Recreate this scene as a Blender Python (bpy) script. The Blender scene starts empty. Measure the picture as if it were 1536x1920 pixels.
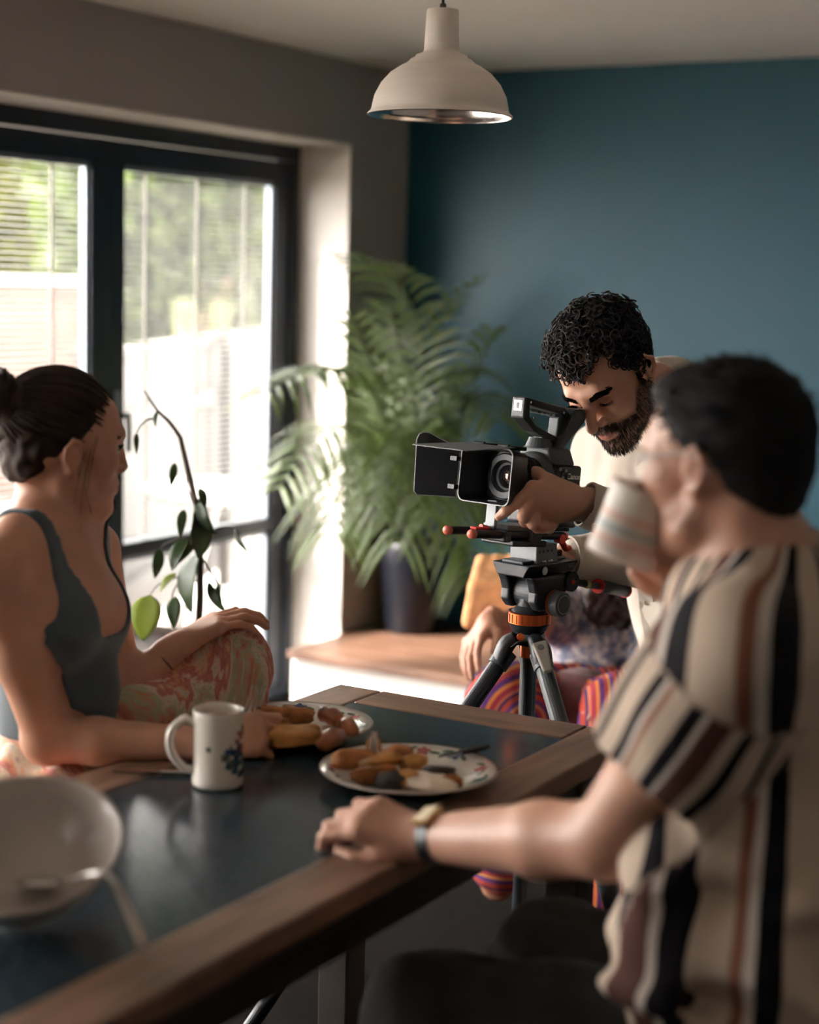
import bpy, bmesh, math, random
import numpy as np
from mathutils import Vector, Matrix

random.seed(7)
rng = np.random.default_rng(7)
scene = bpy.context.scene
COL = scene.collection
# ------------------------------------------------------------------ camera (fitted to the room's vanishing points)
H = 1.52
YAW, PIT, ROL, FPX = 0.5314, 0.13404, 0.02698, 3191.0
F = np.array([-math.sin(YAW) * math.cos(PIT), math.cos(YAW) * math.cos(PIT), -math.sin(PIT)])
_R = np.array([math.cos(YAW), math.sin(YAW), 0.0]); _U = np.cross(_R, F)
R = _R * math.cos(ROL) + _U * math.sin(ROL)
U = -_R * math.sin(ROL) + _U * math.cos(ROL)
C = np.array([0, 0, H])
ZUP = np.array([0, 0, 1.0])
def ray(x, y): return F + R * (x - 768) / FPX - U * (y - 960) / FPX
def at(x, y, t): return C + ray(x, y) * t
def onz(x, y, z): d = ray(x, y); return C + d * ((z - H) / d[2])
def ony(x, y, Y): d = ray(x, y); return C + d * (Y / d[1])
def onx(x, y, X): d = ray(x, y); return C + d * (X / d[0])
def cv(r, u, toward): return R * r + U * u - F * toward

cam_d = bpy.data.cameras.new('camera'); cam = bpy.data.objects.new('camera', cam_d); COL.objects.link(cam)
cam_d.sensor_fit = 'VERTICAL'; cam_d.sensor_height = 30.0; cam_d.lens = FPX / 1920 * 30
cam.matrix_world = Matrix(((R[0], U[0], -F[0], C[0]), (R[1], U[1], -F[1], C[1]), (R[2], U[2], -F[2], C[2]), (0, 0, 0, 1)))
cam_d.clip_start = 0.05; cam_d.clip_end = 200
cam_d.dof.use_dof = True; cam_d.dof.focus_distance = 3.17; cam_d.dof.aperture_fstop = 1.55; cam_d.dof.aperture_blades = 0
scene.camera = cam
# ------------------------------------------------------------------ sky, sun, exposure
world = bpy.data.worlds.new('world'); scene.world = world; world.use_nodes = True
_bg = world.node_tree.nodes['Background']
_bg.inputs['Color'].default_value = (1.0, 0.955, 0.90, 1); _bg.inputs['Strength'].default_value = 3.3
sun_d = bpy.data.lights.new('sun', 'SUN'); sun_d.energy = 6.0; sun_d.angle = math.radians(9); sun_d.color = (1, .93, .83)
sun = bpy.data.objects.new('sun', sun_d); COL.objects.link(sun)
sun.rotation_euler = Vector((0.50, 0.52, -0.69)).to_track_quat('-Z', 'Y').to_euler()
vs = scene.view_settings
vs.view_transform = 'Standard'; vs.look = 'None'; vs.exposure = 2.85; vs.gamma = 1.0; vs.use_curve_mapping = False
scene.display_settings.display_device = 'sRGB'
scene.cycles.max_bounces = 8; scene.cycles.diffuse_bounces = 5; scene.cycles.transparent_max_bounces = 24
scene.cycles.sample_clamp_indirect = 8.0
scene.cycles.caustics_reflective = False; scene.cycles.caustics_refractive = False
def portal(loc, sx, sy, direction):
    l = bpy.data.lights.new('door_portal', 'AREA'); l.shape = 'RECTANGLE'; l.size = sx; l.size_y = sy
    l.cycles.is_portal = True
    o = bpy.data.objects.new('door_portal', l); COL.objects.link(o); o.location = loc
    o.rotation_euler = Vector(direction).to_track_quat('-Z', 'Y').to_euler()
# ------------------------------------------------------------------ naming helpers
def tag(o, label=None, cat=None, group=None, kind=None):
    if label: o['label'] = label
    if cat: o['category'] = cat
    if group: o['group'] = group
    if kind: o['kind'] = kind
    return o
def thing(name, loc, label, cat, group=None):
    o = bpy.data.objects.new(name, None); COL.objects.link(o); o.location = Vector([float(v) for v in loc]); o.empty_display_size = .05
    return tag(o, label, cat, group)
def link(name, me, mat, parent=None):
    o = bpy.data.objects.new(name, me); COL.objects.link(o)
    if mat is not None and not me.materials:
        for m in (mat if isinstance(mat, (list, tuple)) else [mat]): me.materials.append(m)
    if parent is not None:
        o.parent = parent
        if parent.type == 'EMPTY': o.matrix_parent_inverse = Matrix.Translation(-parent.location)
    return o
# ------------------------------------------------------------------ materials
def _n(nt, t, **kw):
    n = nt.nodes.new(t)
    for k, v in kw.items(): setattr(n, k, v)
    return n
def mat(name, col, rough=.5, metal=0., var=0., vscale=8., bump=0., bscale=60., spec=None, sss=0., coat=0., stretch=None, col2=None, trans=0., ior=None, sheen=0.):
    m = bpy.data.materials.new(name); m.use_nodes = True; nt = m.node_tree; b = nt.nodes['Principled BSDF']
    c = (*col, 1)
    b.inputs['Base Color'].default_value = c; b.inputs['Roughness'].default_value = rough; b.inputs['Metallic'].default_value = metal
    if spec is not None: b.inputs['Specular IOR Level'].default_value = spec
    if sss: b.inputs['Subsurface Weight'].default_value = sss; b.inputs['Subsurface Radius'].default_value = (.012, .005, .003); b.inputs['Subsurface Scale'].default_value = 1.0
    if coat: b.inputs['Coat Weight'].default_value = coat; b.inputs['Coat Roughness'].default_value = .1
    if trans: b.inputs['Transmission Weight'].default_value = trans
    if ior: b.inputs['IOR'].default_value = ior
    if sheen: b.inputs['Sheen Weight'].default_value = sheen
    tc = _n(nt, 'ShaderNodeTexCoord'); src = tc.outputs['Object']
    if stretch:
        mp = _n(nt, 'ShaderNodeMapping'); mp.inputs['Scale'].default_value = stretch; nt.links.new(src, mp.inputs['Vector']); src = mp.outputs['Vector']
    if var or col2:
        nz = _n(nt, 'ShaderNodeTexNoise'); nz.inputs['Scale'].default_value = vscale; nz.inputs['Detail'].default_value = 6; nt.links.new(src, nz.inputs['Vector'])
        rp = _n(nt, 'ShaderNodeValToRGB'); e = rp.color_ramp.elements; e[0].position = .3; e[1].position = .7
        a = tuple(max(0, v * (1 - var)) for v in col); d = col2 if col2 else tuple(v * (1 + var) for v in col)
        e[0].color = (*a, 1); e[1].color = (*d, 1)
        nt.links.new(nz.outputs['Fac'], rp.inputs['Fac']); nt.links.new(rp.outputs['Color'], b.inputs['Base Color'])
    if bump:
        nb = _n(nt, 'ShaderNodeTexNoise'); nb.inputs['Scale'].default_value = bscale; nb.inputs['Detail'].default_value = 4; nt.links.new(src, nb.inputs['Vector'])
        bm_ = _n(nt, 'ShaderNodeBump'); bm_.inputs['Strength'].default_value = bump; bm_.inputs['Distance'].default_value = .004
        nt.links.new(nb.outputs['Fac'], bm_.inputs['Height']); nt.links.new(bm_.outputs['Normal'], b.inputs['Normal'])
    return m
def ramp_mat(name, stops, attr, rough=.8, interp='CONSTANT', bump=0., bscale=400, distort=0., dscale=5.):
    """colour bands along a float point attribute (0..1 repeated)"""
    m = bpy.data.materials.new(name); m.use_nodes = True; nt = m.node_tree; b = nt.nodes['Principled BSDF']
    b.inputs['Roughness'].default_value = rough; b.inputs['Specular IOR Level'].default_value = .15
    at_ = _n(nt, 'ShaderNodeAttribute', attribute_name=attr); src = at_.outputs['Fac']
    if distort:
        tc = _n(nt, 'ShaderNodeTexCoord'); nz = _n(nt, 'ShaderNodeTexNoise'); nz.inputs['Scale'].default_value = dscale
        nt.links.new(tc.outputs['Object'], nz.inputs['Vector'])
        ma = _n(nt, 'ShaderNodeMath', operation='MULTIPLY_ADD'); nt.links.new(nz.outputs['Fac'], ma.inputs[0]); ma.inputs[1].default_value = distort; nt.links.new(src, ma.inputs[2]); src = ma.outputs[0]
    fr = _n(nt, 'ShaderNodeMath', operation='FRACT'); nt.links.new(src, fr.inputs[0])
    rp = _n(nt, 'ShaderNodeValToRGB'); rp.color_ramp.interpolation = interp; e = rp.color_ramp.elements
    while len(e) < len(stops): e.new(.5)
    for i, (p, c) in enumerate(stops): e[i].position = p; e[i].color = (*c, 1)
    nt.links.new(fr.outputs[0], rp.inputs['Fac']); nt.links.new(rp.outputs['Color'], b.inputs['Base Color'])
    if bump:
        tc2 = _n(nt, 'ShaderNodeTexCoord'); nb = _n(nt, 'ShaderNodeTexNoise'); nb.inputs['Scale'].default_value = bscale; nt.links.new(tc2.outputs['Object'], nb.inputs['Vector'])
        bm_ = _n(nt, 'ShaderNodeBump'); bm_.inputs['Strength'].default_value = bump; bm_.inputs['Distance'].default_value = .002
        nt.links.new(nb.outputs['Fac'], bm_.inputs['Height']); nt.links.new(bm_.outputs['Normal'], b.inputs['Normal'])
    return m
def glass_mat(name, tint=(1, 1, 1), gloss=.08):
    m = bpy.data.materials.new(name); m.use_nodes = True; nt = m.node_tree; nt.nodes.remove(nt.nodes['Principled BSDF'])
    tr = _n(nt, 'ShaderNodeBsdfTransparent'); tr.inputs[0].default_value = (*tint, 1); gl = _n(nt, 'ShaderNodeBsdfGlossy'); gl.inputs['Roughness'].default_value = .02
    lw = _n(nt, 'ShaderNodeLayerWeight'); lw.inputs['Blend'].default_value = .5
    pw = _n(nt, 'ShaderNodeMath', operation='POWER'); nt.links.new(lw.outputs['Facing'], pw.inputs[0]); pw.inputs[1].default_value = 5
    fr = _n(nt, 'ShaderNodeMath', operation='MULTIPLY_ADD'); nt.links.new(pw.outputs[0], fr.inputs[0]); fr.inputs[1].default_value = .85; fr.inputs[2].default_value = .03
    mx = _n(nt, 'ShaderNodeMixShader'); nt.links.new(fr.outputs[0], mx.inputs[0]); nt.links.new(tr.outputs[0], mx.inputs[1]); nt.links.new(gl.outputs[0], mx.inputs[2])
    nt.links.new(mx.outputs[0], nt.nodes['Material Output'].inputs['Surface']); return m
def leaf_mat(name, col, tr=.4, rough=.45, var=.25, vscale=6):
    m = mat(name, col, rough, var=var, vscale=vscale); nt = m.node_tree; b = nt.nodes['Principled BSDF']
    t = _n(nt, 'ShaderNodeBsdfTranslucent'); t.inputs[0].default_value = (col[0] * 1.6 + .02, col[1] * 1.7 + .03, col[2] * .9, 1)
    mx = _n(nt, 'ShaderNodeMixShader'); mx.inputs[0].default_value = tr
    nt.links.new(b.outputs[0], mx.inputs[1]); nt.links.new(t.outputs[0], mx.inputs[2]); nt.links.new(mx.outputs[0], nt.nodes['Material Output'].inputs['Surface']); return m
# ------------------------------------------------------------------ mesh helpers
def unit(v): v = np.asarray(v, float); return v / (np.linalg.norm(v) + 1e-12)
def frame(x, z):
    """3x3 with columns x (kept), y, z (made square)"""
    x = unit(x); z = np.asarray(z, float); z = unit(z - x * (z @ x)); y = np.cross(z, x); return np.stack([x, y, z], 1)
class MB:
    def __init__(s, A=None, o=None):
        s.v = []; s.f = []; s.n = 0; s.A = np.eye(3) if A is None else np.asarray(A, float); s.o = np.zeros(3) if o is None else np.asarray(o, float)
    def put(s, v, f):
        v = np.asarray(v, float).reshape(-1, 3) @ s.A.T + s.o
        s.v.append(v); s.f += [tuple(int(i) + s.n for i in q) for q in f]; s.n += len(v); return s
    def box(s, lo, hi, A=None, o=None):
        lo = np.asarray(lo, float); hi = np.asarray(hi, float)
        v = np.array([[(lo, hi)[i][0], (lo, hi)[j][1], (lo, hi)[k][2]] for k in (0, 1) for j in (0, 1) for i in (0, 1)])
        if A is not None: v = v @ np.asarray(A).T
        if o is not None: v = v + np.asarray(o)
        return s.put(v, [(0, 2, 3, 1), (4, 5, 7, 6), (0, 1, 5, 4), (2, 6, 7, 3), (0, 4, 6, 2), (1, 3, 7, 5)])
    def prism(s, poly, h0, h1, A=None, o=None):
        n = len(poly); v = np.array([[p[0], p[1], h] for h in (h0, h1) for p in poly], float)
        if A is not None: v = v @ np.asarray(A).T
        if o is not None: v = v + np.asarray(o)
        return s.put(v, [tuple(range(n - 1, -1, -1)), tuple(range(n, 2 * n))] + [(i, (i + 1) % n, n + (i + 1) % n, n + i) for i in range(n)])
    def lathe(s, prof, seg=48, A=None, o=None, close=False):
        prof = np.asarray(prof, float); m = len(prof); a = np.arange(seg) * 2 * math.pi / seg
        v = np.stack([prof[:, None, 0] * np.cos(a), prof[:, None, 0] * np.sin(a), np.repeat(prof[:, 1:2], seg, 1)], 2).reshape(-1, 3)
        if A is not None: v = v @ np.asarray(A).T
        if o is not None: v = v + np.asarray(o)
        f = [(i * seg + j, i * seg + (j + 1) % seg, (i + 1) * seg + (j + 1) % seg, (i + 1) * seg + j) for i in range(m - 1) for j in range(seg)]
        if close: f += [((m - 1) * seg + j, (m - 1) * seg + (j + 1) % seg, (j + 1) % seg, j) for j in range(seg)]
        return s.put(v, f)
    def cyl(s, a, b, ra, rb=None, seg=24):
        rb = ra if rb is None else rb; a = np.asarray(a, float); b = np.asarray(b, float); d = b - a; L = np.linalg.norm(d)
        z = d / L; x = unit(np.cross(z, [0, 0, 1] if abs(z[2]) < .9 else [1, 0, 0])); A = np.stack([x, np.cross(z, x), z], 1)
        return s.lathe([(0.0001, 0), (ra, 0), (rb, L), (0.0001, L)], seg, A, a)
    def tube(s, path, rad, seg=8, flat=1.0, up=None, cap=True):
        P = np.asarray(path, float); n = len(P); r = np.broadcast_to(np.asarray(rad, float), (n,))
        T = np.gradient(P, axis=0); T /= np.linalg.norm(T, axis=1)[:, None] + 1e-12
        u = np.array([0, 0, 1.0]) if up is None else unit(up)
        if abs(T[0] @ u) > .95: u = np.array([1.0, 0, 0])
        a = np.arange(seg) * 2 * math.pi / seg; V = []
        for i in range(n):
            x = unit(np.cross(u, T[i])); u = np.cross(T[i], x)
            V.append(P[i] + r[i] * (np.cos(a)[:, None] * x + flat * np.sin(a)[:, None] * u))
        f = [(i * seg + j, i * seg + (j + 1) % seg, (i + 1) * seg + (j + 1) % seg, (i + 1) * seg + j) for i in range(n - 1) for j in range(seg)]
        if cap: f += [tuple(range(seg - 1, -1, -1)), tuple(range((n - 1) * seg, n * seg))]
        return s.put(np.concatenate(V), f)
    def blob(s, c, r, A=None, amp=0., freq=3., seed=0, nu=20, nv=14, pw=1.0):
        g = np.random.default_rng(seed); th = np.linspace(0.001, math.pi - .001, nv); ph = np.arange(nu) * 2 * math.pi / nu
        d = np.stack([np.sin(th)[:, None] * np.cos(ph), np.sin(th)[:, None] * np.sin(ph), np.repeat(np.cos(th)[:, None], nu, 1)], 2).reshape(-1, 3)
        if pw != 1: d = np.sign(d) * np.abs(d) ** pw
        k = np.zeros(len(d))
        for i in range(7): w = g.normal(size=3) * freq; k += np.sin(d @ w + g.uniform(0, 6.3)) / 7
        v = d * (1 + amp * 2 * k)[:, None] * np.asarray(r, float)
        if A is not None: v = v @ np.asarray(A).T
        v = v + np.asarray(c)
        return s.put(v, [(i * nu + j, (i + 1) * nu + j, (i + 1) * nu + (j + 1) % nu, i * nu + (j + 1) % nu) for i in range(nv - 1) for j in range(nu)])
    def mesh(s, name, smooth=False):
        me = bpy.data.meshes.new(name); v = np.concatenate(s.v) if s.v else np.zeros((0, 3))
        me.from_pydata(v.tolist(), [], s.f); me.validate()
        if smooth: me.shade_smooth()
        me.update(); return me
    def build(s, name, m, parent=None, smooth=False, bevel=0, bseg=2):
        o = link(name, s.mesh(name, smooth), m, parent)
        if bevel:
            b = o.modifiers.new('bevel', 'BEVEL'); b.width = bevel; b.segments = bseg; b.limit_method = 'ANGLE'; b.angle_limit = .6
        if smooth and bevel == 0 and smooth == 'auto': pass
        return o
def auto(o, ang=40):
    """smooth shading with sharp edges kept"""
    me = o.data; bm = bmesh.new(); bm.from_mesh(me)
    for e in bm.edges:
        if len(e.link_faces) == 2: e.smooth = e.calc_face_angle(0) < math.radians(ang)
    for fc in bm.faces: fc.smooth = True
    bm.to_mesh(me); bm.free(); return o
def bez(pts, n=16):
    """Catmull-Rom through points"""
    P = np.asarray(pts, float); P = np.concatenate([[2 * P[0] - P[1]], P, [2 * P[-1] - P[-2]]]); out = []
    m = len(P) - 3; per = max(2, n // m)
    for i in range(m):
        for j in range(per):
            t = j / per; a, b, c, d = P[i:i + 4]
            out.append(.5 * ((2 * b) + (-a + c) * t + (2 * a - 5 * b + 4 * c - d) * t * t + (-a + 3 * b - 3 * c + d) * t ** 3))
    out.append(P[-2]); return np.array(out)
# ================================================================== signed-distance sculpting (bodies, clothes, hair masses)
class Field:
    def __init__(s, lo, hi, h):
        s.h = h; s.lo = np.asarray(lo, float); s.n = np.ceil((np.asarray(hi, float) - s.lo) / h).astype(int) + 1
        s.f = np.full(s.n, 1.0, np.float32); s.A = np.eye(3); s.o = np.zeros(3); s.sc = 1.0
        s.ax = [(s.lo[i] + h * np.arange(s.n[i])).astype(np.float32) for i in range(3)]
    def local(s, A=None, o=None, sc=1.0):
        s.A = np.eye(3) if A is None else np.asarray(A, float); s.o = np.zeros(3) if o is None else np.asarray(o, float); s.sc = sc; return s
    def w(s, p): return s.A @ (np.asarray(p, float) * s.sc) + s.o
    def _sl(s, lo, hi):
        i0 = np.clip(np.floor((lo - s.lo) / s.h).astype(int), 0, s.n); i1 = np.clip(np.ceil((hi - s.lo) / s.h).astype(int) + 1, 0, s.n)
        if np.any(i1 <= i0): return None
        sl = tuple(slice(a, b) for a, b in zip(i0, i1))
        return sl, s.ax[0][sl[0]][:, None, None], s.ax[1][sl[1]][None, :, None], s.ax[2][sl[2]][None, None, :]
    def _op(s, sl, d, k, op):
        a = s.f[sl]; d = d.astype(np.float32)
        if op == 'u':
            hh = np.maximum(k - np.abs(a - d), 0) / k if k > 0 else 0
            s.f[sl] = np.minimum(a, d) - hh * hh * k * .25
        else:
            d = -d; hh = np.maximum(k - np.abs(a - d), 0) / k if k > 0 else 0
            s.f[sl] = np.maximum(a, d) + hh * hh * k * .25
    def rc(s, a, b, ra, rb=None, k=.01, op='u'):
        rb = ra if rb is None else rb; a = s.w(a); b = s.w(b); ra *= s.sc; rb *= s.sc
        pad = max(ra, rb) + k + 4 * s.h; q = s._sl(np.minimum(a, b) - pad, np.maximum(a, b) + pad)
        if q is None: return s
        sl, X, Y, Z = q; ba = b - a; L = ba @ ba + 1e-12
        px, py, pz = X - np.float32(a[0]), Y - np.float32(a[1]), Z - np.float32(a[2])
        t = np.clip((px * ba[0] + py * ba[1] + pz * ba[2]) / L, 0, 1).astype(np.float32)
        d = np.sqrt((px - t * ba[0]) ** 2 + (py - t * ba[1]) ** 2 + (pz - t * ba[2]) ** 2) - (ra + (rb - ra) * t)
        s._op(sl, d, k, op); return s
    def chain(s, pts, k=.01, op='u'):
        for p, q in zip(pts[:-1], pts[1:]): s.rc(p[0], q[0], p[1], q[1], k, op)
        return s
    def ell(s, c, r, k=.01, op='u', B=None):
        c = s.w(c); r = np.asarray(r, float) * s.sc; A = s.A if B is None else s.A @ np.asarray(B)
        pad = max(r) + k + 4 * s.h; q = s._sl(c - pad, c + pad)
        if q is None: return s
        sl, X, Y, Z = q; px, py, pz = X - np.float32(c[0]), Y - np.float32(c[1]), Z - np.float32(c[2]); A = A.astype(np.float32)
        l = [(px * A[0, i] + py * A[1, i] + pz * A[2, i]) / np.float32(r[i]) for i in range(3)]
        k0 = np.sqrt(l[0] ** 2 + l[1] ** 2 + l[2] ** 2); k1 = np.sqrt((l[0] / r[0]) ** 2 + (l[1] / r[1]) ** 2 + (l[2] / r[2]) ** 2) + 1e-6
        s._op(sl, k0 * (k0 - 1) / k1, k, op); return s
    def coords(s): return s.ax[0][:, None, None], s.ax[1][None, :, None], s.ax[2][None, None, :]
    def half(s, p, n, k=.004):
        """keep the side the normal points away from"""
        X, Y, Z = s.coords(); n = unit(n); p = np.asarray(p, float)
        d = (X - p[0]) * n[0] + (Y - p[1]) * n[1] + (Z - p[2]) * n[2]
        hh = np.maximum(k - np.abs(s.f - d), 0) / k; s.f = (np.maximum(s.f, d) + hh * hh * k * .25).astype(np.float32); return s
    def wob(s, amp, freq, seed=0, n=6, aniso=(1, 1, 1)):
        g = np.random.default_rng(seed); X, Y, Z = s.coords()
        near = np.abs(s.f) < amp * 3 + 4 * s.h; I = np.nonzero(near)
        p = np.stack([s.ax[0][I[0]], s.ax[1][I[1]], s.ax[2][I[2]]], 1) - s.lo
        k = np.zeros(len(p), np.float32)
        for i in range(n):
            w = g.normal(size=3) * freq * np.asarray(aniso); ph = g.uniform(0, 6.3)
            k += np.sin(p @ w + ph + 1.2 * np.sin(p @ np.roll(w, 1) * .7 + ph))
        s.f[I] += amp * k / math.sqrt(n); return s
    def displace(s, fn, near=.03):
        """f += fn(points) near the surface"""
        I = np.nonzero(np.abs(s.f) < near); p = np.stack([s.ax[0][I[0]], s.ax[1][I[1]], s.ax[2][I[2]]], 1)
        s.f[I] += fn(p).astype(np.float32); return s
    def copy(s):
        o = object.__new__(Field); o.__dict__.update(s.__dict__); o.f = s.f.copy(); return o
    def verts(s, smooth=1):
        f = s.f; sg = f < 0; n = f.shape
        c = np.zeros((n[0] - 1, n[1] - 1, n[2] - 1), np.int8)
        for i in (0, 1):
            for j in (0, 1):
                for k in (0, 1): c += sg[i:n[0] - 1 + i, j:n[1] - 1 + j, k:n[2] - 1 + k]
        act = (c > 0) & (c < 8); I = np.array(np.nonzero(act)).T; N = len(I)
        ids = np.full(act.shape, -1, np.int32); ids[act] = np.arange(N)
        acc = np.zeros((N, 3)); cnt = np.zeros(N)
        cor = [(i, j, k) for i in (0, 1) for j in (0, 1) for k in (0, 1)]
        for a in cor:
            for ax in range(3):
                if a[ax]: continue
                b = list(a); b[ax] = 1
                fa = f[I[:, 0] + a[0], I[:, 1] + a[1], I[:, 2] + a[2]]; fb = f[I[:, 0] + b[0], I[:, 1] + b[1], I[:, 2] + b[2]]
                m = (fa < 0) != (fb < 0); t = fa[m] / (fa[m] - fb[m]); p = np.repeat(np.array([a], float), m.sum(), 0); p[:, ax] += t
                acc[m] += p; cnt[m] += 1
        v = s.lo + s.h * (I + acc / cnt[:, None]); Q = []
        for ax in range(3):
            b, cc = (ax + 1) % 3, (ax + 2) % 3
            sh = [slice(None)] * 3; sh[ax] = slice(0, -1); s2 = [slice(None)] * 3; s2[ax] = slice(1, None)
            A_, B_ = sg[tuple(sh)], sg[tuple(s2)]; E = np.array(np.nonzero(A_ != B_)).T
            ok = (E[:, b] > 0) & (E[:, cc] > 0) & (E[:, b] < n[b] - 1) & (E[:, cc] < n[cc] - 1); E = E[ok]
            def cell(db, dc):
                J = E.copy(); J[:, b] += db; J[:, cc] += dc; return ids[J[:, 0], J[:, 1], J[:, 2]]
            q = np.stack([cell(-1, -1), cell(0, -1), cell(0, 0), cell(-1, 0)], 1)
            inside = A_[E[:, 0], E[:, 1], E[:, 2]]; q[~inside] = q[~inside][:, ::-1]; Q.append(q)
        Q = np.concatenate(Q); Q = Q[(Q >= 0).all(1)]
        for _ in range(smooth):
            a = np.concatenate([Q[:, [0, 1]], Q[:, [1, 2]], Q[:, [2, 3]], Q[:, [3, 0]]])
            den = np.bincount(a[:, 0], minlength=N) + np.bincount(a[:, 1], minlength=N)
            av = np.stack([np.bincount(a[:, 0], v[a[:, 1], i], N) + np.bincount(a[:, 1], v[a[:, 0], i], N) for i in range(3)], 1) / np.maximum(den, 1)[:, None]
            v = v * .45 + av * .55
        return v, Q
def np_mesh(name, v, q, attrs=None):
    me = bpy.data.meshes.new(name); me.vertices.add(len(v)); me.vertices.foreach_set('co', np.asarray(v, np.float32).ravel())
    me.loops.add(q.size); me.loops.foreach_set('vertex_index', q.ravel().astype(np.int32))
    me.polygons.add(len(q)); me.polygons.foreach_set('loop_start', np.arange(0, q.size, q.shape[1], dtype=np.int32))
    me.update(calc_edges=True)
    for k, a in (attrs or {}).items():
        at_ = me.attributes.new(k, 'FLOAT', 'POINT'); at_.data.foreach_set('value', np.asarray(a, np.float32))
    me.shade_smooth(); me.update(); return me
def cull_small(v, q, keep=1, minfrac=.02):
    """drop loose islands (bits left by trimming)"""
    N = len(v); lab = np.arange(N)
    for _ in range(200):
        m = lab[q].min(1); new = lab.copy(); 
        for i in range(4): np.minimum.at(new, q[:, i], m)
        new = new[new]
        if (new == lab).all(): break
        lab = new
    u, c = np.unique(lab, return_counts=True); big = u[c > max(c.max() * minfrac, 20)]
    ok = np.isin(lab, big); fq = q[ok[q[:, 0]]]; mp = np.cumsum(ok) - 1
    return v[ok], mp[fq]
def sculpt(field, name, m, parent, smooth=1, attrs=None, extra=None):
    v, q = field.verts(smooth)
    if extra is not None:
        for ve, qe in extra: q = np.concatenate([q, qe + len(v)]); v = np.concatenate([v, ve])
    A = {k: fn(v) for k, fn in (attrs or {}).items()}
    return link(name, np_mesh(name, v, q, A), m, parent)
# ================================================================== the room
WX, WY, CZ = -3.28, 5.50, 2.275           # left wall face, back wall face, ceiling
RX, FY = 1.9, -1.6                        # right wall, wall behind the camera
DY0, DY1, DH = .160, 5.11, 1.994         # door opening in the left wall
m_wall = mat('warm_grey_paint', (.36, .342, .335), .85, var=.03, vscale=3, bump=.05, bscale=80)
m_reveal = m_wall
m_teal = mat('teal_paint', (.0045, .074, .114), .5, var=.06, vscale=2, bump=.04, bscale=90)
m_ceil = mat('ceiling_paint', (.90, .86, .81), .9, var=.02, vscale=2, bump=.04, bscale=50)
m_darkwall = mat('pale_plaster', (.34, .315, .295), .9)
m_glass = glass_mat('door_glass')
m_floor = mat('dark_floorboards', (.006, .0045, .004), .95, spec=.05, var=.35, vscale=4, stretch=(1, 12, 1))
m_frame = mat('anthracite_metal', (.012, .018, .028), .35)
m_frame2 = mat('grey_aluminium', (.25, .28, .32), .35, metal=.6)
m_tape = mat('white_ladder_tape', (.7, .68, .64), .7)
m_slat = mat('aluminium_blind_slat', (.10, .095, .09), .5)
m_glass = glass_mat('door_glass')
def struct(o): o['kind'] = 'structure'; return o
struct(MB().box((-6, -4, -.1), (RX + .3, WY + .3, 0)).build('floor', m_floor))
KX0, KX1, KY0, KY1 = -3.0, -2.5, -1.5, -1.0   # unseen roof opening, added to let in fill light
xs_, ys_ = (WX - .45, RX + .3), (FY - .3, WY + .3)
cl = MB().box((xs_[0], KY1, CZ), (xs_[1], ys_[1], CZ + .2)).box((xs_[0], ys_[0], CZ), (xs_[1], KY0, CZ + .2)).box((xs_[0], KY0, CZ), (KX0, KY1, CZ + .2)).box((KX1, KY0, CZ), (xs_[1], KY1, CZ + .2))
struct(cl.build('ceiling', m_ceil))
struct(MB().box((KX0, KY0, CZ + .15), (KX1, KY1, CZ + .156)).build('added_roof_light_1', m_glass))
portal(((KX0 + KX1) / 2, (KY0 + KY1) / 2, CZ + .19), KX1 - KX0, KY1 - KY0, (0, 0, -1))
w = MB().box((WX - .3, FY, DH), (WX, WY, CZ)).box((WX - .3, DY1, 0), (WX, WY, DH)).box((WX - .3, FY, 0), (WX, DY0, DH))
struct(w.build('wall_left', m_wall))
struct(MB().box((WX - .3, WY, 0), (RX, WY + .2, CZ)).build('wall_back', m_teal))
struct(MB().box((RX, FY, 0), (RX + .2, WY, CZ)).build('wall_right', m_darkwall))
struct(MB().box((WX - .3, FY - .2, 0), (RX, FY, CZ)).build('wall_front', m_darkwall))
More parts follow.
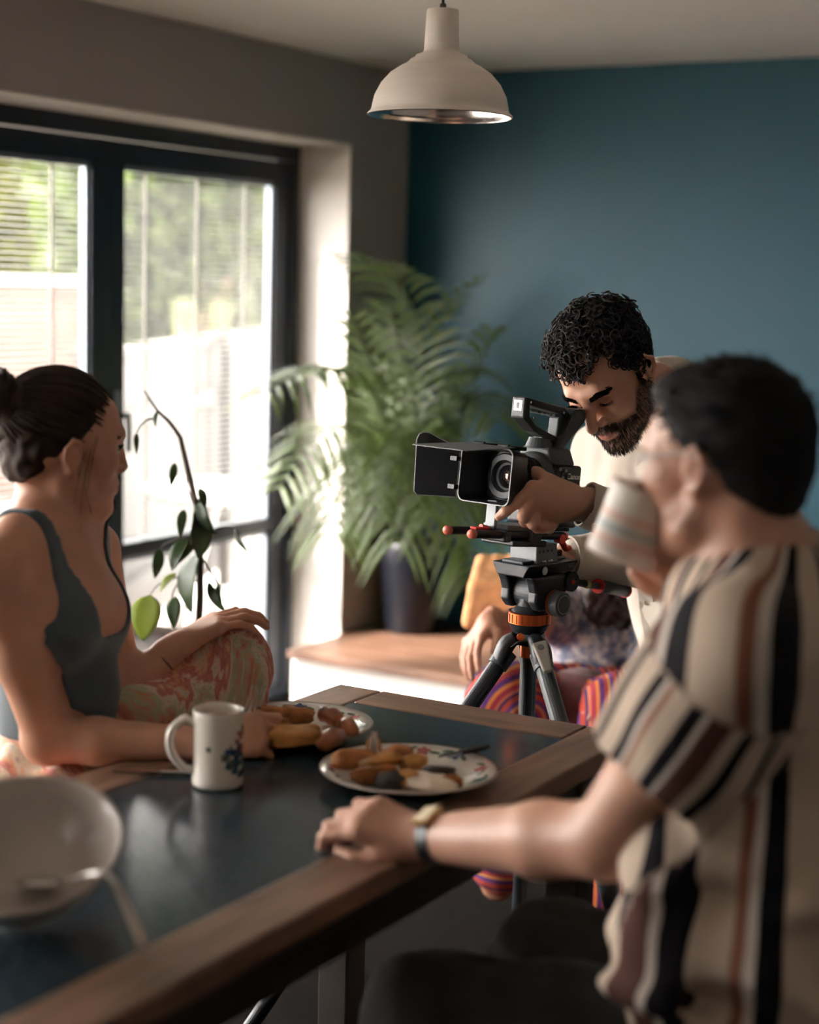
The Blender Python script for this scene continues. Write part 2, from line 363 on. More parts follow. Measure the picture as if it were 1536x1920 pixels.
# patio doors: five glazed leaves in a dark frame set back in the wall
FX = WX - .21
fr = MB().box((FX - .07, DY0, DH - .06), (FX, DY1, DH)).box((FX - .07, DY0, 0), (FX, DY1, .03)).box((FX - .07, DY1 - .055, .03), (FX, DY1, DH - .06)).box((FX - .07, DY0, .03), (FX, DY0 + .055, DH - .06))
struct(fr.build('trim_1', m_frame, bevel=.004))
m_rev = mat('white_plaster', (.80, .75, .70), .8)
struct(MB().box((FX, DY1 - .006, 0), (WX - .001, DY1 + .004, DH)).box((FX, DY0, DH - .006), (WX - .001, DY1, DH + .002)).build('trim_2', m_rev))
LW = (DY1 - DY0 - .11) / 5
ST, RAILZ = .078, .645
slat_me = MB().box((-.0042, 0, -.0006), (.0042, 1, .0006)).mesh('slat')
for k in range(5):
    y1 = DY1 - .055 - k * LW; y0 = y1 - LW; z0, z1 = .035, DH - .065; xa, xb = FX - .062, FX - .012
    d = MB().box((xa, y0, z0), (xb, y0 + ST, z1)).box((xa, y1 - ST, z0), (xb, y1, z1)).box((xa, y0 + ST, z1 - .075), (xb, y1 - ST, z1)).box((xa, y0 + ST, z0), (xb, y1 - ST, z0 + .1)).box((xa, y0 + ST, RAILZ - .024), (xb, y1 - ST, RAILZ + .024))
    leaf = struct(d.build('door_%d' % (k + 1), m_frame, bevel=.004))
    for (a, b) in ((z0 + .1, RAILZ - .024), (RAILZ + .024, z1 - .075)):
        xm = (xa + xb) / 2
        MB().box((xm - .014, y0 + ST, a), (xm - .010, y1 - ST, b)).build('pane', m_glass, leaf)
        MB().box((xm + .010, y0 + ST, a), (xm + .014, y1 - ST, b)).build('pane', m_glass, leaf)
        sp = MB().box((xm - .01, y0 + ST, a), (xm + .01, y0 + ST + .012, b)).box((xm - .01, y1 - ST - .012, a), (xm + .01, y1 - ST, b)).box((xm - .01, y0 + ST, b - .014), (xm + .01, y1 - ST, b))
        sp.build('spacer', m_frame2, leaf)
    gy0, gy1 = y0 + ST + .014, y1 - ST - .014
    if k < 3:
        n = int((z1 - .1 - RAILZ - .03) / .0195)
        for i in range(n):
            o = link('slat', slat_me, m_slat, leaf); o.location = (xm, gy0, z1 - .1 - i * .0195); o.scale = (1, gy1 - gy0, 1); o.rotation_euler = (0, .5, 0)
        for u in (.16, .5, .84):
            y = gy0 + u * (gy1 - gy0); MB().box((xm - .0085, y - .006, RAILZ + .03), (xm - .0075, y + .006, z1 - .08)).build('ladder_tape', m_tape, leaf)
            
    hy = y0 + ST * .5 if k % 2 == 0 else y1 - ST * .5
    if k in (0, 2, 4):
        hb = MB().box((xb, hy - .014, .93), (xb + .008, hy + .014, 1.16)); hb.build('handle_plate', m_frame2, leaf, bevel=.003)
        MB().tube(bez([(xb + .005, hy, 1.08), (xb + .045, hy, 1.085), (xb + .05, hy, 1.075), (xb + .05, hy, .97)], 12), .009, 10).build('lever_handle', m_frame, leaf, smooth=True)
portal((FX - .12, (DY0 + DY1) / 2, DH / 2), DH - .05, DY1 - DY0, (1, 0, 0))
# skirting along the teal wall
struct(MB().box((WX, WY - .018, 0), (RX, WY, .11)).build('baseboard_back', mat('white_gloss', (.6, .58, .55), .4)))
# low wooden-topped ledge in the corner
m_ledge = mat('oak_boards', (.15, .075, .046), .5, var=.3, vscale=7, stretch=(1, 9, 1))
m_white = mat('white_satin_paint', (.70, .66, .62), .5)
LZ = .25
c0 = onz(590, 1230, LZ); c1 = onz(868, 1268, LZ); lx0 = c0[0]; ly0 = (c0[1] + c1[1]) / 2
led = thing('corner_ledge', (lx0 + .6, ly0 + .4, 0), 'low white ledge with oak board top under the potted palm', 'ledge')
MB().box((WX + .005, ly0 + .03, 0), (-1.3, WY - .02, LZ - .03)).build('riser', m_white, led, bevel=.004)
nb = 5; dyb = (WY - .02 - ly0) / nb
for i in range(nb):
    xl = WX + .005 if ly0 + i * dyb > DY1 - .3 else lx0 - .02
    MB().box((WX + .005, ly0 + i * dyb, LZ - .03), (-1.28, ly0 + (i + 1) * dyb - .003, LZ)).build('board', m_ledge, led, bevel=.003)
# ================================================================== the garden beyond the doors
m_pave = mat('pale_paving', (.42, .38, .345), .8, var=.15, vscale=2)
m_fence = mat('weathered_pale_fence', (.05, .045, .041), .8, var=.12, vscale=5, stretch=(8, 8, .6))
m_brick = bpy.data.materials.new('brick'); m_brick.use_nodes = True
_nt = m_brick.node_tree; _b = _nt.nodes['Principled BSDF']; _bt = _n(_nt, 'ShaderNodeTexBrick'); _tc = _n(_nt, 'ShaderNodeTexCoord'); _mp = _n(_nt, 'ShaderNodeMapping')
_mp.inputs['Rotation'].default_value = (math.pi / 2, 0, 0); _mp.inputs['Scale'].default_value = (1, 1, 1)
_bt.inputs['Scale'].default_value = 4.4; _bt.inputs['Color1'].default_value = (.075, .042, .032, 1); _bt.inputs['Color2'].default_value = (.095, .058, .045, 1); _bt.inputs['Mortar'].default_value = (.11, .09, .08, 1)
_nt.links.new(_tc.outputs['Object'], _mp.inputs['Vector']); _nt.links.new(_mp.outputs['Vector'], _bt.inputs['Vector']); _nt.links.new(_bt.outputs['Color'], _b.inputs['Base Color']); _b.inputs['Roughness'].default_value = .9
struct(MB().box((-40, -10, -.16), (WX - .31, 40, -.1)).build('floor_patio', m_pave))
GZ = -.1
def ground_at(px, t): p = at(px, 700, t); return np.array([p[0], p[1], GZ])
fa = ground_at(150, 6.6); fb = ground_at(640, 13.5)
fd = unit(fb - fa); fl = np.linalg.norm(fb - fa); fn_ = np.array([fd[1], -fd[0], 0])
Af = np.stack([fd, -fn_, ZUP], 1)
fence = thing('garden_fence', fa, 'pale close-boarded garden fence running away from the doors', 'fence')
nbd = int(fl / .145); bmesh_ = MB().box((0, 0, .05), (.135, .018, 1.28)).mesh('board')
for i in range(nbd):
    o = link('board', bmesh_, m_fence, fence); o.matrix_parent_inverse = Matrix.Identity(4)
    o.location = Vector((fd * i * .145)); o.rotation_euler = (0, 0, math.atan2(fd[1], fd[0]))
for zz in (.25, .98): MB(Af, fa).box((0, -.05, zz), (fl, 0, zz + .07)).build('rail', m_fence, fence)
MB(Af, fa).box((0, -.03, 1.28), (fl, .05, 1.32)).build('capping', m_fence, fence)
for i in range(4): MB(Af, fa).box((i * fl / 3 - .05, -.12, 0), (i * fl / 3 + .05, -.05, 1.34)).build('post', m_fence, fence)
wa = ground_at(-420, 11.0); wb = ground_at(222, 12.6); wd = unit(wb - wa)
bw = thing('brick_wall', wa, 'pinkish brick garden wall with pale coping below the trees', 'wall')
Aw = np.stack([wd, np.cross(ZUP, wd), ZUP], 1); wl = np.linalg.norm(wb - wa)
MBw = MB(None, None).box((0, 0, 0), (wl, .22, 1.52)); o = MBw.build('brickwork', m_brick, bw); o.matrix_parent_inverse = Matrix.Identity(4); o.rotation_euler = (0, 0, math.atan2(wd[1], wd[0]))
nc_ = round(wl / .6)
for i in range(nc_): MB(Aw, wa).box((i * wl / nc_, -.03, 1.52), ((i + 1) * wl / nc_ - .01, .25, 1.6)).build('coping_stone', mat('pale_coping', (.16, .15, .14), .8) if i == 0 else bpy.data.materials['pale_coping'], bw, bevel=.01)
m_bark = mat('bark', (.16, .11, .08), .9, var=.3, vscale=9, bump=.4, bscale=30)
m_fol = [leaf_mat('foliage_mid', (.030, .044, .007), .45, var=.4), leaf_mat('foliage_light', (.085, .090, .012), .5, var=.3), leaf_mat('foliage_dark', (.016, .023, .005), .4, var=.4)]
def foliage(mb, g, centers, n, size):
    for c, r in centers:
        d = g.normal(size=(n, 3)); d /= np.linalg.norm(d, axis=1)[:, None]; p = c + d * r * (g.uniform(.25, 1, (n, 1)) ** .5)
        a = g.normal(size=(n, 3)); a /= np.linalg.norm(a, axis=1)[:, None]; b = np.cross(a, g.normal(size=(n, 3))); b /= np.linalg.norm(b, axis=1)[:, None]
        s_ = size * g.uniform(.6, 1.4, (n, 1)); v = np.stack([p - a * s_, p + b * s_ * .4, p + a * s_, p - b * s_ * .4], 1).reshape(-1, 3)
        mb.put(v, np.arange(4 * n).reshape(-1, 4))
def tree(base, h, crowns, label, mi, trunks, seed, size=.10, n=900, name='garden_tree'):
    g = np.random.default_rng(seed); t = thing(name, base, label, 'tree', 'garden trees beyond the doors')
    for q, r0 in trunks: MB().tube(bez(q, 10), np.linspace(r0, r0 * .45, len(bez(q, 10))), 9).build('trunk', m_bark, t, smooth=True)
    mb = MB(); foliage(mb, g, crowns, n, size); f_ = mb.build('foliage', m_fol[mi], t); f_['kind'] = 'stuff'
g0 = lambda px, t, z: np.array([*at(px, 600, t)[:2], z])
b_ = g0(385, 15, GZ)
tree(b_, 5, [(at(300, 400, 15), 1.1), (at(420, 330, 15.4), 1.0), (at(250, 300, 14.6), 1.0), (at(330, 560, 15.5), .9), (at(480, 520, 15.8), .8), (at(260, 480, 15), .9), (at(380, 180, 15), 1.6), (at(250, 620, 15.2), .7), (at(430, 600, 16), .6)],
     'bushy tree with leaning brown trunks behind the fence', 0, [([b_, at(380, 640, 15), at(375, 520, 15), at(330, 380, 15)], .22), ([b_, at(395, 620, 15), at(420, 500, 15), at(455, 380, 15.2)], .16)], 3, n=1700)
b_ = g0(40, 19, GZ)
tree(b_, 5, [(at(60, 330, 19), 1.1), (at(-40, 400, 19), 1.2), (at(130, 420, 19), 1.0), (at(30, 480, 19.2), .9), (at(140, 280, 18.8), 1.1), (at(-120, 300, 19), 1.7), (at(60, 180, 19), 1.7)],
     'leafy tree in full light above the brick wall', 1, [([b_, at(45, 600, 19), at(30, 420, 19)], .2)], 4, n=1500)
b_ = g0(110, 24, GZ)
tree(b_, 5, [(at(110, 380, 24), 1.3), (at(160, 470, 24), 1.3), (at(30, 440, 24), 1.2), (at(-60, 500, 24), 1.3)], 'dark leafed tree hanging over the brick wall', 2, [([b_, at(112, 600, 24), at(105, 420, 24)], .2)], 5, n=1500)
for i, (px, t) in enumerate(((345, 13.6), (412, 14.4))):
    b_ = g0(px, t, GZ); tp = at(px, 565, t); mb = MB(); g = np.random.default_rng(20 + i)
    for j in range(90):
        a = g.uniform(0, 6.28); e = g.uniform(.05, .35); c = b_ + np.array([0, 0, .9 + g.uniform(0, .3)]); L = (tp[2] - c[2]) * g.uniform(.7, 1.1); d = np.array([math.cos(a) * e, math.sin(a) * e, 1]); sd = np.array([-math.sin(a), math.cos(a), 0]) * .03
        mb.put([c - sd, c + sd, c + d * L * .6 + sd, c + d * L, c + d * L * .6 - sd], [(0, 1, 2, 3, 4)])
    t_ = thing('yucca_plant', b_, ['pale spiky yucca plant left of the leaning trunks', 'pale spiky yucca plant right of the leaning trunks'][i], 'plant')
    MB().cyl(b_, b_ + ZUP * 1.2, .09, .06, 10).build('trunk', m_bark, t_, smooth=True)
    l_ = mb.build('leaves', leaf_mat('yucca_%d' % i, (.17, .18, .10), .3), t_); l_['kind'] = 'stuff'
hg = thing('backdrop', g0(150, 29, GZ), 'tall dark evergreen hedge added to block the sky behind the trees', 'backdrop')  # evergreen mass added to keep bright sky out of the crown gaps
ha_, hb2 = g0(-900, 27, 0), g0(900, 31, 0); hdir = unit(hb2 - ha_); hlen = np.linalg.norm(hb2 - ha_); gg = np.random.default_rng(77); mb = MB(); hc_ = []
for i in range(int(hlen / .8)):
    for z in np.arange(0, 9, .9): hc_.append((ha_ + hdir * (i * .8 + gg.uniform(-.2, .2)) + np.array([0, 0, z + .3]), .75))
foliage(mb, gg, hc_, 55, .17); o = mb.build('foliage', m_fol[2], hg); o['kind'] = 'stuff'
MB(np.stack([hdir, np.cross(ZUP, hdir), ZUP], 1), ha_ + np.array([0, 0, GZ])).box((0, .1, 0), (hlen, .5, 8.6)).build('backdrop_core', m_fol[2], hg)
# white garden table on the patio
tb = onz(455, 1000, GZ); tb = at(455, 960, 9.2); tz = onz(455, 915, .63); gt = thing('garden_table', (tz[0], tz[1], GZ), 'white round garden table outside the patio doors', 'table')
MB().lathe([(.001, .60), (.40, .60), (.415, .615), (.41, .63), (.001, .63)], 40, o=(tz[0], tz[1], 0)).build('table_top', m_white, gt)
for i in range(4):
    a = i * math.pi / 2 + .5; MB().tube([(tz[0] + .1 * math.cos(a), tz[1] + .1 * math.sin(a), .6), (tz[0] + .3 * math.cos(a), tz[1] + .3 * math.sin(a), GZ)], .018, 8).build('leg', m_white, gt, smooth=True)
# ================================================================== dining table and what lies on it
TZ = .77
TX0, TX1, TY0, TY1 = -1.688, -1.085, .82, 2.632
IX0, IX1, IY1 = -1.595, -1.178, 2.53; IY0 = TY0 + .1
m_wood = mat('worn_walnut', (.19, .105, .068), .38, var=.45, vscale=5, bump=.12, bscale=40, stretch=(9, 1.2, 9))
m_woodx = mat('worn_walnut_cross', (.19, .105, .068), .38, var=.45, vscale=5, bump=.12, bscale=40, stretch=(1.2, 9, 9))
m_granite = mat('speckled_black_granite', (.004, .008, .013), .22, col2=(.052, .076, .092), vscale=190, spec=.25)
m_darkwood = mat('dark_stained_wood', (.02, .012, .009), .5, var=.3, vscale=6)
tbl = thing('dining_table', ((TX0 + TX1) / 2, (TY0 + TY1) / 2, 0), 'walnut framed dining table with black granite inlay', 'table')
MB().box((IX0 - .001, IY0 - .001, TZ - .022), (IX1 + .001, IY1 + .001, TZ - .002)).build('granite_inlay', m_granite, tbl)
for lo, hi, m in (((TX0, TY0, 0), (IX0, TY1 - .0, 0), m_wood), ((IX1, TY0, 0), (TX1, TY1, 0), m_wood)):
    MB().box((lo[0], lo[1], TZ - .034), (hi[0], hi[1], TZ)).build('frame_board', m, tbl, bevel=.006, bseg=3)
MB().box((IX0 + .0008, IY1, TZ - .034), (IX1 - .0008, TY1, TZ)).build('frame_board', m_woodx, tbl, bevel=.004)
MB().box((IX0 + .0008, TY0, TZ - .034), (IX1 - .0008, IY0, TZ)).build('frame_board', m_woodx, tbl, bevel=.004)
for lo, hi in (((TX0 + .05, TY0 + .05), (TX0 + .07, TY1 - .05)), ((TX1 - .07, TY0 + .05), (TX1 - .05, TY1 - .05)), ((TX0 + .07, TY1 - .07), (TX1 - .07, TY1 - .05)), ((TX0 + .07, TY0 + .05), (TX1 - .07, TY0 + .07))):
    MB().box((*lo, TZ - .12), (*hi, TZ - .034)).build('apron', m_darkwood, tbl)
for x in (TX0 + .075, TX1 - .075):
    for y in (TY0 + .09, TY1 - .09):
        MB().prism([(x - .032, y - .032), (x + .032, y - .032), (x + .032, y + .032), (x - .032, y + .032)], 0, TZ - .034).build('leg', m_darkwood, tbl, bevel=.004)
# ---- ceramics
m_china = mat('cream_china', (.72, .67, .60), .12, coat=.4)
m_pblue = mat('blue_glaze', (.02, .06, .14), .15); m_ppink = mat('rose_glaze', (.42, .13, .11), .15); m_pgreen = mat('sage_glaze', (.09, .13, .08), .15)
def plate(c, label, rot):
    t = thing('dinner_plate', c, label, 'plate', 'floral dinner plates')
    prof = [(.0001, .004), (.085, .004), (.094, .007), (.115, .0145), (.134, .0195), (.1355, .0205), (.1345, .0222), (.114, .0175), (.093, .0105), (.084, .008), (.0001, .008)]
    o = MB().lathe(prof, 72, o=c).build('plate_body', m_china, t, smooth=True)
    MB().lathe([(.055, .0), (.06, .0), (.06, .0045), (.055, .0045)], 48, o=c, close=True).build('foot_ring', m_china, t, smooth=True)
    g = np.random.default_rng(int(rot * 100) + 3)
    def dec(r, a, poly, m):
        V = []
        for u, v in poly:
            x, y = r + u, v; rr = math.hypot(x, y); aa = a + math.atan2(y, x); zz = np.interp(rr, [.084, .093, .114, .1345], [.008, .0105, .0175, .0222]) + .0006
            V.append((c[0] + rr * math.cos(aa), c[1] + rr * math.sin(aa), c[2] + zz))
        MB().put(V, [tuple(range(len(V)))]).build(('blue_flower_print', 'rose_flower_print', 'leaf_print')[m], (m_pblue, m_ppink, m_pgreen)[m], t)
    mbs = [0, 1, 2]
    for i in range(11):
        a = rot + i * 2 * math.pi / 11 + g.uniform(-.1, .1); w = i % 3; r = .114 + g.uniform(-.004, .004)
        if w < 2:
            R_ = .0115 if w == 0 else .0105
            dec(r, a, [(R_ * (1 + .25 * math.cos(5 * q)) * math.cos(q), R_ * (1 + .25 * math.cos(5 * q)) * math.sin(q)) for q in np.linspace(0, 6.28, 30)[:-1]], mbs[w])
        for s_ in (-1, 1):
            lc = (.004 * s_, s_ * .019); th = .5 * s_ + g.uniform(-.4, .4)
            dec(r, a, [(lc[0] + .0036 * math.cos(q) * math.cos(th) - .010 * math.sin(q) * math.sin(th), lc[1] + .0036 * math.cos(q) * math.sin(th) + .010 * math.sin(q) * math.cos(th)) for q in np.linspace(0, 6.28, 14)[:-1]], mbs[2])
    MB().lathe([(.1318, .0217), (.1342, .0226), (.1352, .0212)], 72, o=c).build('rim_line', mat('rim_brown', (.25, .15, .1), .3), t, smooth=True)
    return t
pc1 = onz(548, 1376, TZ); pc2 = onz(765, 1464, TZ); pc1[2] = pc2[2] = TZ
plate(pc1, 'floral dinner plate with sausages and potatoes beside the cream mug', .4)
plate(pc2, 'floral dinner plate of leftovers in front of the seated man', 1.3)
m_pot = mat('roast_potato_skin', (.36, .13, .028), .6, var=.5, vscale=30, bump=.3, bscale=90)
m_pot2 = mat('potato_flesh', (.50, .24, .06), .6, var=.35, vscale=22, bump=.2, bscale=80)
m_saus = mat('browned_sausage', (.40, .145, .06), .28, var=.45, vscale=25, bump=.15, bscale=70, coat=.3)
m_egg = mat('egg_white', (.78, .68, .56), .35, var=.15, vscale=30)
m_mush = mat('dark_mushroom', (.03, .022, .02), .4, var=.4, vscale=30)
def onplate(pc, px, py, dz): p = onz(px, py, TZ + .012 + dz); p[2] = TZ + .0085 + dz; return p
def wedge(px, py, dz, pc, L, W, Ht, ang, label, m, seed, name='potato_wedge', pw=.8, tilt=0., group=None, cat='potato'):
    c = onplate(pc, px, py, dz); A = np.array(Matrix.Rotation(ang, 3, 'Z') @ Matrix.Rotation(tilt, 3, 'Y'))
    o = MB().blob(c + (0, 0, Ht), (L, W, Ht), A, .16, 3.2, seed, 28, 18, pw).build(name, m, None, smooth=True); tag(o, label, cat, group); return o
G1 = 'food on the plate beside the cream mug'; G2 = 'food on the plate by the seated man'
wedge(478, 1372, .0, pc1, .033, .02, .016, 1.2, 'dark roasted potato chunk next to the cream mug', m_pot, 1, group=G1)
wedge(505, 1352, .0, pc1, .032, .018, .015, .3, 'browned potato chunk at the far side of its plate', m_pot, 2, group=G1)
wedge(515, 1362, .02, pc1, .026, .014, .009, .9, 'yellow potato slice lying on other potatoes', m_pot2, 3, group=G1)
wedge(555, 1352, .0, pc1, .035, .016, .014, .1, 'long flat potato piece behind the fried slab', m_pot, 4, group=G1)
o = wedge(552, 1392, .008, pc1, .040, .026, .014, .52, 'thick golden slab of fried bread on the plate', m_pot2, 5, 'fried_bread', .45, group=G1, cat='bread')
wedge(600, 1372, .0, pc1, .03, .022, .006, .6, 'pale smear of egg beside the fried bread', m_egg, 6, 'egg', group=G1, cat='egg')
def sausage(p0, p1, r, label, group):
    c = (p0 + p1) / 2 + ZUP * .004; P = bez([p0, c, p1], 14); q = np.linspace(0, 1, len(P)); rad = r * np.sqrt(np.clip(1 - (2 * q - 1) ** 6, .02, 1)) * (1 + .05 * np.sin(q * 14))
    tag(MB().tube(P, rad, 14).build('sausage', m_saus, None, smooth=True), label, 'sausage', group)
sausage(onplate(pc1, 602, 1334, .028), onplate(pc1, 640, 1352, .022), .0145, 'browned sausage lying across the plate rim', G1)
sausage(onplate(pc1, 640, 1354, .016), onplate(pc1, 662, 1372, .016), .015, 'short sausage end with a white fat spot', G1)
sausage(onplate(pc1, 602, 1394, .0155), onplate(pc1, 640, 1376, .0155), .016, 'glossy sausage piece next to the fried bread', G1)
wedge(670, 1440, .0, pc2, .036, .017, .016, .5, 'curved roast potato wedge at the plate edge', m_pot, 11, group=G2)
wedge(700, 1464, .0, pc2, .036, .016, .014, .9, 'roast potato wedge close to the fingers', m_pot, 12, group=G2)
wedge(712, 1440, .012, pc2, .034, .013, .012, .7, 'roast potato wedge resting on another wedge', m_pot2, 13, tilt=-.3, group=G2)
wedge(745, 1428, .006, pc2, .026, .018, .014, .2, 'orange potato piece at the back of the heap', m_pot, 14, group=G2)
wedge(775, 1440, .01, pc2, .024, .016, .012, 1.4, 'crisp potato piece topping the heap', m_pot2, 15, group=G2)
wedge(735, 1472, .0, pc2, .024, .02, .012, .4, 'dark fried mushroom beside the egg', m_mush, 16, 'mushroom', group=G2, cat='mushroom')
wedge(765, 1470, .0, pc2, .026, .02, .012, 1.0, 'small yellow potato cube by the egg', m_pot2, 17, group=G2)
wedge(806, 1474, .0, pc2, .040, .028, .011, .4, 'piece of fried egg with crinkled white edge', m_egg, 18, 'egg', group=G2, cat='egg')
wedge(822, 1452, .012, pc2, .026, .011, .008, .5, 'dark mushroom strip lying on the egg', m_mush, 19, 'mushroom', group=G2, cat='mushroom')
wedge(845, 1476, .0, pc2, .018, .013, .011, 1.0, 'last brown potato piece beyond the egg', m_pot, 20, group=G2)
# ---- cutlery
m_steel = mat('cutlery_steel', (.62, .60, .57), .22, metal=1.0); m_blk = mat('black_handle', (.012, .012, .014), .4); m_whiteh = mat('white_handle', (.75, .70, .64), .35)
def knife(p0, p1, label, hm, split=.5, group=None):
    p0 = np.asarray(p0, float); p1 = np.asarray(p1, float); L = np.linalg.norm(p1 - p0); A = frame(p1 - p0, ZUP)
    t = thing('table_knife', (p0 + p1) / 2, label, 'knife', group)
    s_ = L * split
    MB(A, p0).prism([(0, -.006), (.01, -.0085), (s_, -.006), (s_, .006), (.01, .0085), (0, .006)], -.003, .003).build('knife_handle', hm, t, bevel=.002)
    MB(A, p0).prism([(s_, -.005), (L - .02, -.009), (L - .004, -.004), (L, .004), (L - .03, .008), (s_, .006)], -.0008, .0008).build('blade', m_steel, t)
k0 = onz(212, 1445, TZ + .003); k1 = onz(372, 1448, TZ + .003)
knife(k1, k0, 'steel table knife lying on the granite by the mug handle', m_steel, .45)
k0 = at(915, 1405, 2.69); k0[2] = TZ + .027; k1 = at(820, 1420, 2.63); k1[2] = TZ + .024
knife(k0, k1, 'black handled knife resting on the plate rim', m_blk, .55)
def fork(p0, p1, upv, label, hm):
    p0 = np.asarray(p0, float); p1 = np.asarray(p1, float); L = np.linalg.norm(p1 - p0); A = frame(p1 - p0, upv); t = thing('fork', (p0 + p1) / 2, label, 'fork')
    MB(A, p0).prism([(0, -.006), (.05, -.0055), (.09, -.003), (L - .07, -.003), (L - .07, .003), (.09, .003), (.05, .0055), (0, .006)], -.0014, .0014).build('fork_handle', hm, t, bevel=.001)
    MB(A, p0).prism([(L - .07, -.003), (L - .055, -.012), (L - .042, -.0125), (L - .042, .0125), (L - .055, .012), (L - .07, .003)], -.001, .001).build('fork_head', m_steel, t)
    for i in range(4): y = -.0105 + i * .007; MB(A, p0).box((L - .042, y - .0014, -.0009), (L, y + .0014, .0009)).build('tine', m_steel, t)
fork(at(702, 1385, 2.60), at(698, 1450, 2.61) + np.array([0, 0, -.005]), F, 'pale handled fork standing upright in the food', m_whiteh)
# ---- cream mug with flowers
def mug(c, A, r, h, label, m, deco, hang, parent_stripes=None, name='mug'):
    t = thing(name, c, label, 'mug'); B = A
    prof = [(.0001, .004), (r * .97, .0), (r * 1.03, .004), (r * 1.03, .012), (r, .018), (r, h - .012), (r * 1.02, h - .003), (r * 1.0, h), (r * .94, h - .003), (r * .92, h - .012), (r * .91, .012), (r * .85, .006), (.0001, .006)]
    body = MB(B, c).lathe(prof, 56).build('mug_body', m, t, smooth=True)
    ca, sa = math.cos(hang), math.sin(hang)
    pts = [(r * .97, h * .80), (r * 1.35, h * .86), (r * 1.85, h * .70), (r * 1.85, h * .45), (r * 1.4, h * .24), (r * .98, h * .20)]
    MB(B, c).tube(bez([(x * ca, x * sa, z) for x, z in pts], 26), .0065, 10, flat=1.25, up=(-sa, ca, 0)).build('handle', m, t, smooth=True)
    return t
mc = onz(408, 1470, TZ); mc[2] = TZ
to_cam = math.atan2(-mc[1], -mc[0]); left_ang = math.atan2(-R[1], -R[0])
mg = mug(mc, np.eye(3), .0375, .116, 'cream mug with painted flowers on the granite', m_china, None, left_ang + .15)
MB(np.eye(3), mc).lathe([(.0001, .1), (.0343, .1)], 40).build('coffee', mat('milky_tea', (.30, .19, .11), .15), mg)
gd = np.random.default_rng(5)
for nm, m_, spots in (('blue_flower_print', m_pblue, [(.35, .045, .014), (.58, .062, .012), (.15, .058, .006), (.75, .03, .014), (.95, .02, .010)]), ('rose_flower_print', m_ppink, [(.72, .078, .009), (.9, .06, .008)]), ('leaf_print', m_pgreen, [(-.62, .062, .0045), (.5, .038, .012), (.05, .05, .007), (.95, .085, .010), (.8, .05, .013)])):
    for da, z, rr in spots:
        a0 = to_cam + .35 * 1 + da - .1; ph = gd.uniform(0, 6)
        V = []
        for q in np.linspace(0, 6.283, 26)[:-1]:
            k = rr * (1 + .3 * math.cos(5 * q + ph)); V.append((mc[0] + .0379 * math.cos(a0 + k * math.cos(q) / .0375), mc[1] + .0379 * math.sin(a0 + k * math.cos(q) / .0375), mc[2] + z + k * math.sin(q) * .9))
        MB().put(V, [tuple(range(len(V)))]).build(nm, m_, mg)
# ---- mixing bowl with serving spoon
bc = at(38, 1578, 2.14); bA = frame(np.cross([0, 1, 0], unit(ZUP * .92 - F * .0 + unit(np.array([-F[0], -F[1], 0])) * .40)), unit(ZUP * .92 + unit(np.array([-F[0], -F[1], 0])) * .40))
m_bowl = mat('cream_stoneware', (.52, .46, .41), .25, coat=.3)
zb = bA[:, 2]; BD = .085
prof = [(.0001, -BD), (.045, -BD), (.05, -BD + .004), (.085, -BD * .62), (.108, -BD * .22), (.1165, -.004), (.118, .001), (.115, .003), (.111, -.002), (.102, -BD * .22), (.079, -BD * .58), (.04, -BD + .012), (.0001, -BD + .01)]
def bowl_low(c): return min((bA @ np.array([.05 * math.cos(a), .05 * math.sin(a), -BD]))[2] for a in np.linspace(0, 6.28, 60)) + c[2]
_t = 2.3
while bowl_low(at(38, 1578, _t)) < TZ: _t -= .004
bc = at(38, 1578, _t)
bowl = thing('mixing_bowl', (bc[0], bc[1], TZ), 'cream stoneware bowl tipped towards the camera holding a serving spoon', 'bowl')
MB(bA, bc).lathe(prof, 64).build('bowl_body', m_bowl, bowl, smooth=True)
print('bowl t', _t)
sp = thing('serving_spoon', onz(200, 1740, TZ), 'long steel serving spoon leaning out of the stoneware bowl', 'spoon')
_dd = bA.T @ (at(150, 1690, _t) - bc); _sa = math.atan2(_dd[1], _dd[0]); e0 = onz(268, 1783, TZ + .006); e1 = bc + bA @ np.array([.118 * math.cos(_sa), .118 * math.sin(_sa), .004]); e2 = bc + bA @ np.array([.05 * math.cos(_sa), .05 * math.sin(_sa), -BD * .5])
MB().tube(bez([e0, e0 * .55 + e1 * .45 + ZUP * .012, e1, e2], 20), np.interp(np.linspace(0, 1, 19), [0, .12, .5, 1], [.006, .0085, .0055, .004]), 10, flat=.45).build('spoon_handle', m_steel, sp, smooth=True)
e3 = bc + bA @ np.array([-.01 * math.cos(_sa), -.01 * math.sin(_sa), -BD + .02]); MB().blob((e2 + e3) / 2, (.033, .022, .007), frame(e3 - e2, U), 0, 1, 0, 24, 14).build('spoon_bowl', m_steel, sp, smooth=True)
